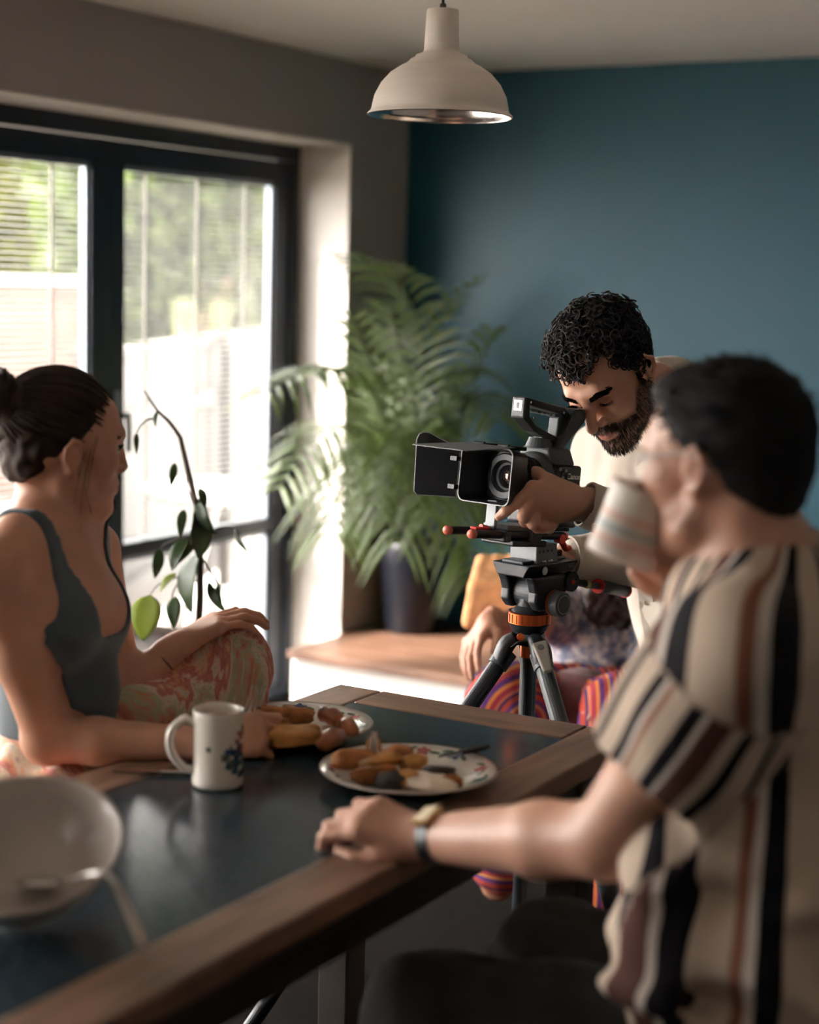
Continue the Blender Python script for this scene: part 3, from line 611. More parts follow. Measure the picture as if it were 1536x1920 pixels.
# ================================================================== pendant lamp
lt = 3.4; lb = at(825, 214, lt); lr = 137 / FPX * lt
m_lamp = mat('brushed_nickel', (.74, .69, .63), .42, metal=.3, var=.05, vscale=4, stretch=(1, 1, 20)); m_lampin = mat('polished_inner', (.75, .7, .66), .2, metal=1.0)
lamp = thing('pendant_lamp', (lb[0], lb[1], CZ), 'brushed nickel dome pendant lamp hanging on a black cord', 'lamp')
S = lr / 137
prof = [(137, -4), (136, -1), (131, 3), (129, 8), (128, 14), (124, 32), (112, 55), (95, 74), (75, 87), (64, 92), (62, 95), (60, 96), (58, 99), (50, 103), (48, 107), (36, 111), (34, 114), (33, 118), (30, 188), (29, 190), (.1, 191)]
MB(None, lb).lathe([(a * S, b * S) for a, b in prof], 72).build('shade', m_lamp, lamp, smooth=True)
MB(None, lb).lathe([(a * S * .985, b * S - .0012) for a, b in prof[:10]] + [(30 * S, 100 * S), (.001, 104 * S)], 72).build('inner_reflector', m_lampin, lamp, smooth=True)
MB(None, lb).lathe([(6.5 * S, 189 * S), (6 * S, 200 * S), (3.5 * S, 202 * S), (.1 * S, 202 * S)], 16).build('cord_grip', m_blk, lamp, smooth=True)
MB().cyl(lb + ZUP * 200 * S, (lb[0], lb[1], CZ - .02), .0032, seg=10).build('cord', m_blk, lamp, smooth=True)
MB().lathe([(.0001, CZ - .03), (.045, CZ - .025), (.05, CZ), (.0001, CZ)], 32, o=(lb[0], lb[1], 0)).build('ceiling_rose', m_lamp, lamp, smooth=True)
MB(None, lb).lathe([(.001, 10 * S), (22 * S, 20 * S), (27 * S, 38 * S), (20 * S, 60 * S), (13 * S, 75 * S), (13 * S, 100 * S)], 24).build('bulb', mat('frosted_bulb', (.8, .77, .7), .3), lamp, smooth=True)
# ================================================================== potted palm on the ledge
m_potb = mat('glossy_black_glaze', (.008, .009, .014), .28, spec=.4); m_soil = mat('potting_soil', (.03, .02, .014), .95, bump=.6, bscale=120)
m_palm = leaf_mat('palm_leaflet', (.075, .105, .042), .35, rough=.4, var=.35); m_palmst = mat('palm_rachis', (.26, .26, .10), .5)
pb = onz(772, 1182, LZ); pb[2] = LZ; tp = (pb - C) @ F
palm = thing('potted_palm', pb, 'large arching palm in a glossy black pot in the corner', 'plant')
pr = 66 / FPX * tp; ph = .335
MB(None, pb).lathe([(.0001, 0), (pr * .74, 0), (pr * .78, .01), (pr * .98, ph * .8), (pr * 1.0, ph * .97), (pr * .99, ph), (pr * .93, ph), (pr * .91, ph * .9), (.0001, ph * .89)], 48).build('pot', m_potb, palm, smooth=True)
MB(None, pb).lathe([(.0001, ph * .915), (pr * .92, ph * .905)], 32).build('soil', m_soil, palm)
def frond(ctrl, ll, seed, n=20, droop=.5, start=.25, w=.019):
    g = np.random.default_rng(seed); P = bez(ctrl, 40); L = np.concatenate([[0], np.cumsum(np.linalg.norm(np.diff(P, axis=0), axis=1))]); s_ = L / L[-1]
    mb = MB(); mb.tube(P, np.interp(s_, [0, 1], [.0075, .0015]), 6)
    T = np.gradient(P, axis=0); T /= np.linalg.norm(T, axis=1)[:, None]
    for i in range(n):
        u = start + (1 - start) * (i + .5) / n; p = np.array([np.interp(u, s_, P[:, j]) for j in range(3)]); t = unit([np.interp(u, s_, T[:, j]) for j in range(3)])
        side = np.cross(t, ZUP); side = unit(side if np.linalg.norm(side) > .15 else np.cross(t, F)); nrm = np.cross(side, t)
        for sg in (-1, 1):
            l = ll * math.sin(math.pi * (.18 + .72 * (u - start) / (1 - start))) ** .7 * g.uniform(.85, 1.1)
            d = unit(t * .75 + side * sg * .85 + nrm * .25 + g.normal(size=3) * .06); wv = unit(np.cross(d, nrm)) * w * .5
            q = [p + d * l * a + np.array([0, 0, -1]) * droop * l * a * a for a in (0, .3, .65, 1)]
            ws = (.35, 1, .8, .02); V = []
            for a in range(4): V += [q[a] - wv * ws[a], q[a] + nrm * .003 * ws[a], q[a] + wv * ws[a]]
            mb.put(V, [(3 * a + b, 3 * a + b + 1, 3 * a + b + 4, 3 * a + b + 3) for a in range(3) for b in (0, 1)])
    o = link('frond', mb.mesh('frond'), [m_palm], palm); return o
top = pb + ZUP * ph * .9
tq = (top - C) @ F
def pf(*pts):
    out = [top + (0, 0, 0)]
    for x, y, dt in pts:
        t = tq + min(dt, .0); p = at(x, y, t)
        while p[0] < WX + .26 or p[1] > WY - .22: t -= .02; p = at(x, y, t)
        out.append(p)
    return out
FR = [
 (pf((800, 800, -.05), (792, 640, -.1), (742, 520, -.2), (650, 478, -.35)), .22, .5),       # tall arch
 (pf((800, 760, .05), (815, 640, .05), (850, 560, .0), (900, 520, -.1)), .16, .4),
 (pf((735, 860, -.1), (690, 720, -.3), (600, 690, -.5), (490, 740, -.7)), .24, .55),
 (pf((720, 880, -.2), (650, 800, -.5), (580, 830, -.8), (520, 920, -1.0)), .22, .6),
 (pf((745, 880, .0), (720, 760, .05), (690, 660, .05), (660, 590, .0)), .20, .35),
 (pf((780, 850, .05), (770, 720, .1), (750, 640, .15), (735, 580, .15)), .20, .3),
 (pf((820, 850, -.1), (860, 760, -.2), (900, 740, -.35), (935, 790, -.5)), .20, .6),
 (pf((830, 880, -.15), (880, 830, -.35), (920, 860, -.55), (940, 940, -.7)), .20, .7),
 (pf((760, 880, -.25), (740, 810, -.55), (715, 850, -.85), (700, 950, -1.0)), .22, .7),
 (pf((790, 880, -.25), (800, 820, -.55), (810, 870, -.85), (815, 970, -1.05)), .22, .7),
 (pf((735, 900, -.2), (680, 850, -.45), (640, 900, -.65), (620, 1000, -.8)), .20, .75),
 (pf((820, 930, -.2), (850, 920, -.4), (880, 990, -.55), (880, 1090, -.6)), .18, .8),
 (pf((760, 900, -.35), (770, 860, -.7), (760, 930, -.95), (745, 1020, -1.05)), .20, .8),
 (pf((840, 850, .1), (880, 720, .05), (905, 660, -.05), (925, 620, -.15)), .18, .4),
 (pf((750, 870, .1), (700, 730, .1), (650, 700, 0.), (590, 690, -.15)), .2, .5),
 (pf((790, 860, .0), (830, 740, -.1), (850, 700, -.25), (900, 700, -.4)), .22, .6),
]
for i, (ct, ll, dr) in enumerate(FR): frond(ct, ll * 1.3, 100 + i, droop=dr, n=24 if i == 0 else 19)
# ================================================================== leafy branch plant by the doors
m_lf = leaf_mat('leaf_deep_green', (.035, .062, .024), .35, rough=.35, var=.3); m_lf2 = leaf_mat('leaf_lime', (.26, .30, .07), .4, var=.2); m_stem = mat('woody_stem', (.055, .038, .03), .7)
PT = 3.95
pl = thing('rubber_plant', (*at(345, 1000, PT)[:2], 0), 'leggy leafy plant with one lime leaf standing by the glass doors', 'plant')
bx = at(345, 1000, PT)
MB(None, (bx[0], bx[1], 0)).lathe([(.0001, 0), (.1, 0), (.135, .26), (.14, .28), (.128, .28), (.12, .25), (.0001, .25)], 40).build('pot', mat('terracotta', (.30, .13, .08), .8), pl, smooth=True)
MB(None, (bx[0], bx[1], 0)).lathe([(.0001, .262), (.122, .255)], 24).build('soil', m_soil, pl)
def st(pts, r0, r1):
    P = bez(pts, 24); MB().tube(P, np.linspace(r0, r1, len(P)), 7).build('stem', m_stem, pl, smooth=True)
A_ = lambda x, y, d=0: at(x, y, PT + d)
st([(bx[0], bx[1], .25), A_(372, 1180), A_(375, 1060), A_(370, 960), A_(352, 880), A_(338, 820)], .010, .006)
st([A_(338, 820), A_(318, 792), A_(294, 768), A_(270, 732)], .0055, .002)
st([A_(294, 785), A_(275, 788), A_(258, 808), A_(254, 840)], .003, .0015)
st([A_(370, 960), A_(352, 915), A_(350, 880)], .003, .0015)
st([A_(374, 1040), A_(400, 1080), A_(412, 1110), A_(418, 1150)], .003, .0015)
st([A_(376, 1010), A_(410, 990), A_(440, 990), A_(455, 1010)], .0025, .0012)
st([A_(372, 1090), A_(345, 1085), A_(325, 1110), A_(320, 1150)], .003, .0012)
def leaf(a, b, w, m, bend=.15, nrm=None, fold=.15):
    a = np.asarray(a, float); b = np.asarray(b, float); ax = b - a; L = np.linalg.norm(ax); t = ax / L; n0 = unit(-F + np.random.default_rng(int(abs(a[2] * 9999)) % 9999).normal(size=3) * .35) if nrm is None else unit(nrm)
    s_ = unit(np.cross(t, n0)); n_ = np.cross(s_, t); V = []; rows = 11
    for i in range(rows):
        u = i / (rows - 1); wd = w * math.sin(math.pi * u ** .8) ** .8 + .0006; c = a + t * L * u + n_ * bend * L * math.sin(math.pi * u)
        V += [c - s_ * wd - n_ * fold * wd * -1, c - s_ * wd * .5 + n_ * fold * .3 * wd, c, c + s_ * wd * .5 + n_ * fold * .3 * wd, c + s_ * wd + n_ * fold * wd]
    mb = MB(); mb.put(V, [(5 * i + j, 5 * i + j + 1, 5 * i + j + 6, 5 * i + j + 5) for i in range(rows - 1) for j in range(4)])
    o = mb.build('leaf', m, pl, smooth=True); so = o.modifiers.new('thickness', 'SOLIDIFY'); so.thickness = .0006; return o
for x0, y0, x1, y1, w, mm in ((296, 770, 292, 800, .006, 0), (256, 812, 256, 852, .006, 0), (328, 868, 320, 912, .009, 0), (345, 955, 338, 1008, .011, 0), (372, 935, 395, 1000, .018, 0), (366, 950, 330, 1060, .022, 0),
                              (385, 965, 372, 1050, .024, 0), (300, 1030, 290, 1085, .013, 0), (372, 1035, 360, 1152, .034, 0), (330, 1118, 326, 1178, .017, 0), (282, 1115, 268, 1202, .036, 1), (390, 1090, 425, 1150, .012, 0),
                              (440, 990, 468, 1038, .006, 0), (375, 915, 384, 955, .010, 0), (352, 1010, 322, 1070, .02, 0), (410, 1095, 412, 1125, .008, 0), (330, 1075, 300, 1110, .010, 1), (395, 985, 408, 1002, .006, 0)):
    leaf(A_(x0, y0), A_(x1, y1, -.02), w, (m_lf, m_lf2)[mm])
st([A_(374, 1075), A_(340, 1080), A_(300, 1095), A_(282, 1115)], .0025, .0012)
st([A_(372, 1000), A_(335, 1010), A_(310, 1020), A_(300, 1030)], .0025, .0012)
# ================================================================== cinema camera on its rods
m_cb = mat('camera_black', (.014, .017, .022), .42, bump=.05, bscale=500); m_cb2 = mat('camera_dark_grey', (.06, .07, .08), .45, bump=.12, bscale=700); m_edge = mat('pale_grey_edge', (.26, .27, .28), .4)  # the edge material is a paler grey for rims, flag outlines and markings
m_red = mat('red_anodised', (.55, .045, .03), .3, metal=.5); m_redcap = mat('coral_rod_cap', (.70, .17, .11), .4); m_orange = mat('copper_orange_ring', (.60, .13, .03), .28, metal=.7)
m_alu = mat('grey_riser_plate', (.16, .17, .18), .42, metal=.4); m_chrome = mat('chrome_screw', (.6, .58, .55), .2, metal=1); m_lensg = mat('lens_glass', (.02, .02, .03), .03, coat=1.0); m_print = mat('white_print', (.75, .73, .70), .5)
m_warm = mat('glint_copper', (.45, .28, .2), .08, metal=.9)
_h = unit(np.array([F[0], F[1], 0])); _r = unit(np.array([R[0], R[1], 0]))
cfw = unit((-.70 * _r - .71 * _h) * math.cos(.10) + ZUP * math.sin(.10)); CA = frame(cfw, ZUP)
CO = at(945, 893, 3.13)
cine = thing('cinema_camera', CO + ZUP * -.12, 'black cinema camera with matte box on carbon rods', 'camera')
def cm(): return MB(CA, CO)
AX = np.array([[0, 0, 1], [1, 0, 0], [0, 1, 0]], float)      # lathe axis z -> camera forward x
def clathe(prof, name, m, seg=56, o=(0, 0, 0), parent=None): return auto(cm().lathe([(r, x) for r, x in prof], seg, AX, o).build(name, m, parent or cine), 50)
# lens barrel
lens = clathe([(.030, .0), (.041, .0), (.043, -.004), (.043, -.016), (.040, -.018), (.040, -.022), (.0435, -.024), (.0435, -.044), (.041, -.046), (.038, -.060), (.0375, -.085), (.0001, -.085)], 'lens', m_cb)
clathe([(.030, .001), (.0305, -.002), (.026, -.007), (.0255, -.010)], 'front_ring', m_cb2, parent=lens)
clathe([(.0255, -.008), (.022, -.010), (.0215, -.014)], 'name_ring', m_edge, parent=lens)
clathe([(.0001, -.0085), (.010, -.0095), (.0215, -.0135)], 'front_element', m_lensg, parent=lens)
clathe([(.0001, -.0075), (.006, -.0079), (.0095, -.0088)], 'painted_glint', m_warm, 24, (0, -.002, .001), lens)  # warm metal disc standing in for a reflection on the glass
for i in range(60):
    a = i * 2 * math.pi / 60
    if i == 0: rib = cm().box((-.043, -.0012, .0432), (-.025, .0012, .0446)).mesh('focus_rib')
    B = np.array(Matrix.Rotation(a, 3, 'X')); 
    if i % 2 == 0: cm().box((-.043, -.0016, .0430), (-.025, .0016, .0447), B).build('focus_rib', m_cb2, lens)
# matte box
mbx = thing
def rrect(w, h, r, n=5):
    out = []
    for cx, cy, a0 in ((w - r, h - r, 0), (-w + r, h - r, 90), (-w + r, -h + r, 180), (w - r, -h + r, 270)):
        for i in range(n + 1): a = math.radians(a0 + 90 * i / n); out.append((cx + r * math.cos(a), cy + r * math.sin(a)))
    return out
RA = np.array([[0, 0, 1], [1, 0, 0], [0, 1, 0]], float)      # poly (y,z) extruded along x
MW, MH, MX0, MX1 = .063, .052, -.008, .052
fo = rrect(MW, MH, .014); bo = rrect(.047, .046, .012)
bx_ = cm(); n = len(fo)
V = [(MX1, p[0], p[1]) for p in fo] + [(MX0, p[0], p[1]) for p in bo] + [(MX0, p[0] * .96, p[1] * .96) for p in bo] + [(MX1, p[0] * .97, p[1] * .965) for p in fo]
bx_.put(V, [(i, (i + 1) % n, n * k + (i + 1) % n + n, n * k + i + n) if False else (k * n + i, k * n + (i + 1) % n, ((k + 1) % 4) * n + (i + 1) % n, ((k + 1) % 4) * n + i) for k in range(4) for i in range(n)])
shade = bx_.build('matte_box', m_cb, cine)
rimv = [(MX1 + .0008, p[0], p[1]) for p in fo] + [(MX1 + .0008, p[0] * .968, p[1] * .963) for p in fo]
cm().put(rimv, [(i, (i + 1) % n, n + (i + 1) % n, n + i) for i in range(n)]).build('front_rim', m_edge, shade)
cm().put([(MX0 + .0005, p[0], p[1]) for p in bo] + [(MX0 + .0005, .0440 * p[0] / math.hypot(*p), .0440 * p[1] / math.hypot(*p)) for p in bo], [(i, (i + 1) % n, n + (i + 1) % n, n + i) for i in range(n)]).build('back_plate', m_cb, shade)
ring = clathe([(.047, MX0 + .001), (.047, MX0 - .004), (.0445, MX0 - .004), (.0445, MX0 + .001)], 'lens_adapter', m_cb2, parent=shade)
def plate3(poly, A, o, th, name, m, parent):
    """flag plate: polygon in (u,v), frame A columns u,v,n"""
    return MB(CA @ A, CO + CA @ np.asarray(o, float)).prism(poly, -th / 2, th / 2).build(name, m, parent)
# side flag on the far side, swung open
u = unit([.62, -.78, 0]); v = np.array([0, 0, 1.0]); A_side = np.stack([u, v, np.cross(u, v)], 1)
sidep = [(.004, -.047), (.076, -.050), (.082, -.044), (.086, .052), (.082, .062), (.074, .066), (.064, .066), (.050, .060), (.004, .042)]
sf = plate3(sidep, A_side, (MX1 - .004, -MW - .002, 0), .0014, 'side_flag', m_cb, cine)
e_ = np.array(sidep); mbE = MB(CA @ A_side, CO + CA @ np.array((MX1 - .004, -MW - .002, 0))); mbE.tube([(a, b, .0) for a, b in sidep + sidep[:1]], .0011, 6); mbE.build('flag_edge', m_edge, sf)
for z in (.024, -.028): cm().cyl((MX1 - .006, -MW - .001, z - .007), (MX1 - .006, -MW - .001, z + .007), .004, seg=12).build('hinge', m_cb2, cine); cm().box((MX1 - .004, -MW - .016, z - .004), (MX1 + .012, -MW + .0, z + .004)).build('hinge_arm', m_cb, cine)
# top flag
u = unit([.99, 0, -.10]); v = np.array([0, 1.0, 0]); A_top = np.stack([u, v, np.cross(u, v)], 1)
topp = [(0, -.060), (.112, -.088), (.118, -.082), (.118, .040), (.112, .048), (0, .062)]
tf = plate3(topp, A_top, (MX1 - .006, 0, MH + .003), .0016, 'top_flag', mat('flag_grey', (.13, .14, .15), .5), cine)
for y in (-.03, .03):
    cm().cyl((MX1 - .010, y - .012, MH + .004), (MX1 - .010, y + .012, MH + .004), .0042, seg=12).build('top_hinge', m_cb, cine)
    cm().box((-.012, y - .009, MH - .002), (MX1 - .006, y + .009, MH + .006)).build('hinge_arm', m_cb, cine, bevel=.002)
# body
body = cm().box((-.165, -.058, -.088), (-.085, .05, .030)).build('camera_body', m_cb, cine, bevel=.006, bseg=3)
clathe([(.050, -.086), (.050, -.076), (.046, -.070), (.039, -.068), (.039, -.085)], 'lens_mount', m_cb2)
cm().prism([(-.050, .029), (-.035, .060), (.030, .060), (.046, .029)], -.150, -.084, np.array([[0, 0, 1], [1, 0, 0], [0, 1, 0]], float)).build('top_housing', m_cb2, cine, bevel=.006, bseg=3)
cm().cyl((-.098, -.005, .058), (-.098, -.005, .076), .027, .021).build('handle_base', m_cb2, cine, smooth=False)
cm().box((-.125, .0495, .0225), (-.10, .053, .0265)).build('control_strip', m_cb2, cine)
for i, (x, z) in enumerate(((-.098, .022), (-.106, .014), (-.114, .02), (-.121, .010), (-.108, .006), (-.118, .0))): cm().cyl((x, .0495, z), (x, .0530, z), .0034, seg=12).build('button', m_cb2 if i % 2 else m_edge, cine)
cm().box((-.158, -.05, -.096), (-.09, .042, -.088)).build('battery_base', m_cb, cine, bevel=.004)
grip = cm().box((-.17, -.045, -.08), (-.155, .04, .02)).build('rear_battery', m_cb2, cine, bevel=.005)
def text(body_, size, A, o, m, parent, name, bold=.0):
    cu = bpy.data.curves.new(name, 'FONT'); cu.body = body_; cu.size = size; cu.align_x = 'CENTER'; cu.align_y = 'CENTER'; cu.extrude = .0002; cu.offset = bold
    tmp = bpy.data.objects.new(name, cu); COL.objects.link(tmp); dg = bpy.context.evaluated_depsgraph_get(); dg.update()
    me = bpy.data.meshes.new_from_object(tmp.evaluated_get(dg)); bpy.data.objects.remove(tmp)
    v = np.array([x.co[:] for x in me.vertices]) @ np.asarray(A).T + np.asarray(o)
    me.vertices.foreach_set('co', v.astype(np.float32).ravel()); me.materials.clear(); me.update(); return link(name, me, m, parent)
TA = CA @ np.array([[-1, 0, 0], [0, 0, 1], [0, 1, 0]], float).T
text('Canon', .0150, TA, CO + CA @ np.array([-.141, .0506, .009]), m_print, cine, 'brand_lettering', .0003)
text('EOS', .008, TA, CO + CA @ np.array([-.155, .0506, -.006]), mat('red_print', (.5, .05, .04), .5), cine, 'small_lettering')
# top handle (a closed loop) and viewfinder
hp = [(.018, .175), (-.100, .163), (-.118, .150), (-.124, .112), (-.098, .088), (-.02, .112), (.018, .136)]; hi = [(.002, .160), (-.094, .150), (-.103, .141), (-.108, .119), (-.094, .104), (-.020, .124), (.0, .140)]
HY = .016; n = len(hp); hm = MB(CA, CO)
HB = np.array([0, .0, .022])
hV = [(p[0] - .038, sy * HY, p[1] - .026) for sy in (-1, 1) for p in hp] + [(p[0] - .038, sy * HY, p[1] - .026) for sy in (-1, 1) for p in hi]
hf = []
for i in range(n):
    j = (i + 1) % n
    hf += [(i, j, n + j, n + i), (2 * n + j, 2 * n + i, 3 * n + i, 3 * n + j), (n + i, n + j, 3 * n + j, 3 * n + i), (j, i, 2 * n + i, 2 * n + j)]
hm.put(hV, hf); hnd = hm.build('top_handle', m_cb, cine, bevel=.003, bseg=2)
cm().box((-.0215, -.010, .122), (-.0192, .010, .143)).build('handle_socket', m_chrome, hnd, bevel=.001)
cm().box((-.0205, -.0035, .127), (-.0188, .0035, .138)).build('socket_slot', m_cb, hnd)
for i in range(5): cm().box((-.058 - i * .017, -.012, .1225 - i * .0012), (-.047 - i * .017, .012, .1275 - i * .0012)).build('grip_ridge', m_cb2, hnd, bevel=.003)
for x, z in ((-.035, .140), (-.133, .127), (-.138, .080), (-.046, .112)): cm().cyl((x, HY, z), (x, HY + .0015, z), .0025, seg=10).build('screw', m_chrome, hnd)
VA = np.array(Matrix.Rotation(.55, 3, 'Y'))
cm().box((-.138, -.012, .080), (-.126, .012, .118), np.array(Matrix.Rotation(0, 3, 'Y'))).build('shoe_post', m_cb2, cine, bevel=.003)
vf = cm().prism([(-.128, .052), (-.176, .100), (-.187, .125), (-.180, .138), (-.158, .136), (-.140, .098), (-.112, .060)], -.026, .024, np.array([[1, 0, 0], [0, 0, -1], [0, 1, 0]], float)).build('viewfinder', m_cb, cine, bevel=.004)
cm().lathe([(.021, 0), (.024, .006), (.026, .018), (.022, .022), (.016, .018), (.015, .004)], 32, np.array(Matrix.Rotation(-2.0, 3, 'Y')), (-.172, -.001, .124)).build('eye_cup', m_cb, cine, smooth=True)
cm().box((-.11, -.012, .060), (-.085, .012, .085)).build('handle_foot', m_cb, cine, bevel=.003)
# rods
for y in (-.03, .03):
    rod = cm().cyl((-.155, y, -.105), (.10, y, -.105), .0076, seg=20).build('carbon_rod', m_cb, cine); auto(rod)
    cm().lathe([(.0076, .0985), (.0084, .100), (.0086, .108), (.0070, .111), (.0001, .112)], 20, AX, (0, y, -.105)).build('rod_cap', m_redcap, cine, smooth=True)
    cm().lathe([(.0078, -.153), (.0080, -.158), (.0001, -.1585)], 20, AX, (0, y, -.105)).build('rod_end', m_red, cine)
cm().box((.012, -.044, -.118), (.030, .044, -.097)).build('rod_clamp', m_cb, cine, bevel=.003)
cm().box((-.075, -.044, -.116), (-.045, .044, -.094)).build('rod_clamp', m_cb2, cine, bevel=.003)
cm().box((.018, -.012, -.097), (.026, .012, -.045)).build('lens_support', m_alu, cine, bevel=.002)
cm().box((-.09, -.03, -.098), (.01, .03, -.088)).build('base_plate', m_alu, cine, bevel=.002)
cm().cyl((.03, .0, -.097), (.05, .0, -.094), .005, seg=12).build('clamp_lever', m_red, cine)
cm().box((.04, -.008, -.100), (.07, .008, -.094)).build('lever_tab', m_red, cine, bevel=.002)
cm().box((-.095, -.04, -.126), (.0, .04, -.114)).build('rod_bridge', m_cb, cine, bevel=.003)
# ================================================================== tripod
TO = at(995, 1200, 3.24)                       # apex of the legs
tw = unit(-.70 * _r - .71 * _h); TA_ = frame(tw, ZUP)
TO = CO + CA @ np.array([-.100, .0, -.126]); topz = TO[2]; px0 = TO.copy()
tri = thing('camera_tripod', (TO[0], TO[1], 0), 'black video tripod with copper orange bowl clamp behind the table', 'tripod')
TK = 3.2 / FPX
def zpx(y): return at(1005, y, (TO - C) @ F)[2]
def tm(): return MB(TA_, (TO[0], TO[1], 0))
zr = zpx(1060); zpt, zpb = zpx(1052), zpx(1076); z_head = zpx(1148); z_r1, z_r0 = zpx(1150), zpx(1172); z_b = zpx(1186)
ris = tm().prism([(-.040, zr - .004), (.024, zr - .004), (.024, topz + .004), (-.034, topz + .004)], -.034, .034, np.array([[1, 0, 0], [0, 0, -1], [0, 1, 0]], float)).build('riser_block', m_alu, tri, bevel=.003)
for i in range(4): tm().box((.016 - i * .012, .0335, zr + .028), (.020 - i * .012, .0352, topz - .006)).build('riser_slot', m_cb, tri, bevel=.001)
for x in (.009, .002, -.010, -.017): tm().cyl((x, .033, zr + .010), (x, .0355, zr + .010), .0034, seg=12).build('bolt', m_chrome, tri)
tm().box((-.068, -.02, zr), (-.044, .02, zr + .026)).build('plate_lock', m_cb, tri, bevel=.003)
tm().tube(bez([(-.042, .030, zr + .052), (-.050, .034, zr + .040), (-.058, .034, zr + .030), (-.070, .034, zr + .030)], 10), .006, 10).build('red_lever', m_red, tri, smooth=True)
tm().cyl((-.042, .024, zr + .050), (-.042, .040, zr + .050), .009, seg=16).build('red_lever_hub', m_red, tri)
pts = [(-.042, zpt), (.042, zpt), (.030, zpb), (-.030, zpb)]
pl_ = tm().prism([(-.047, zpt), (.047, zpt), (.033, zpb), (-.033, zpb)], -.085, .060, np.array([[0, 0, 1], [1, 0, 0], [0, 1, 0]], float)).build('slide_plate', m_cb, tri, bevel=.003)
tm().box((-.07, -.026, zpt), (.055, .026, zpt + .006)).build('quick_release', m_cb2, tri, bevel=.002)
text('502', .012, TA_ @ np.array([[-1, 0, 0], [0, 0, 1], [0, 1, 0]], float).T, np.array([TO[0], TO[1], 0]) + TA_ @ np.array([-.066, .0435, (zpt + zpb) / 2 + .002]), m_edge, pl_, 'model_lettering')
tm().cyl((.014, .040, zpt - .012), (.014, .046, zpt - .012), .008, seg=20).build('plate_screw', m_chrome, tri)
hw = MB(TA_, (TO[0], TO[1], 0))
for sy in (-1, 1):
    y0, y1 = (.022, .046) if sy > 0 else (-.046, -.022)
    hh = [(-.052, zpb), (.048, zpb), (.040, zpb - .012), (.034, zpb - .030), (.036, z_head + .022), (.022, z_head + .006), (-.030, z_head + .006), (-.050, z_head + .024), (-.056, zpb - .020)]
    tm().prism(hh, -y1, -y0, np.array([[1, 0, 0], [0, 0, -1], [0, 1, 0]], float)).build('head_cheek', m_cb, tri, bevel=.006, bseg=3)
tm().cyl((-.008, -.024, (zpb + z_head) / 2), (-.008, .024, (zpb + z_head) / 2), .033, seg=36).build('tilt_drum', m_cb2, tri)
tm().lathe([(.0001, z_head + .045), (.022, z_head + .045), (.024, z_head + .01), (.036, z_head - .002), (.040, z_r1 + .002), (.0001, z_r1)], 40, o=(0, 0, 0)).build('pan_base', m_cb, tri, smooth=False)
tm().cyl((-.014, .046, z_head + .020), (-.014, .050, z_head + .020), .0245, seg=32).build('knob_collar', m_orange, tri)
auto(tm().lathe([(.0001, .072), (.016, .072), (.0225, .070), (.024, .066), (.024, .052), (.022, .050), (.0001, .050)], 28, np.array([[1, 0, 0], [0, 0, 1], [0, -1, 0]], float).T @ np.eye(3) if False else np.array([[1, 0, 0], [0, 0, 1], [0, -1, 0]], float), (-.014, 0, z_head + .020)).build('drag_knob', m_cb2, tri), 30)
auto(tm().lathe([(.0165, .0722), (.0175, .0726), (.0185, .0722)], 32, np.array([[1, 0, 0], [0, 0, 1], [0, -1, 0]], float), (-.014, 0, z_head + .020)).build('knob_scale', m_edge, tri))
tm().cyl((-.062, .040, zpb - .016), (-.062, .052, zpb - .016), .019, seg=28).build('arm_rosette', m_cb, tri)
tm().cyl((-.062, .052, zpb - .016), (-.062, .054, zpb - .016), .005, seg=16).build('rosette_bolt', m_red, tri)
# orange bowl clamp ring with grooves
auto(tm().lathe([(.036, z_r0), (.0395, z_r0 + .001), (.0395, z_r1 - .001), (.036, z_r1)], 64).build('bowl_clamp', m_orange, tri))
for i in range(22):
    a = i * 2 * math.pi / 22; B = np.array(Matrix.Rotation(a, 3, 'Z')); tm().box((.0388, -.0022, z_r0 + .003), (.0408, .0022, z_r1 - .003), B).build('clamp_rib', m_orange, tri)
auto(tm().lathe([(.0001, z_b - .004), (.026, z_b - .004), (.034, z_b + .002), (.0385, z_r0 - .001), (.0001, z_r0)], 48).build('bowl', m_cb, tri))
# pan bar
pbar0 = (-.062, .046, zpb - .016)
bar0 = np.array([TO[0], TO[1], 0]) + TA_ @ np.array(pbar0); bar1 = at(1172, 1107, (bar0 - C) @ F + .16); bm1 = bar0 * .72 + bar1 * .28; bm2 = bar0 * .5 + bar1 * .5
MB().cyl(bar0, bm2, .007, seg=14).build('pan_bar', m_cb, tri)
MB().tube([bm2, bar0 * .3 + bar1 * .7, bar1], [.0135, .0125, .0135], 18).build('pan_grip', m_cb2, tri, smooth=True)
for q in (bm2, bar1): 
    d = unit(bar1 - bar0); MB().cyl(q - d * .003, q + d * .003, .0145, seg=20).build('grip_ring', m_red, tri)
MB().cyl(bm1 - unit(bar1 - bar0) * .006, bm1 + unit(bar1 - bar0) * .006, .0085, seg=14).build('brass_collar', mat('brass', (.5, .33, .1), .3, metal=1), tri)
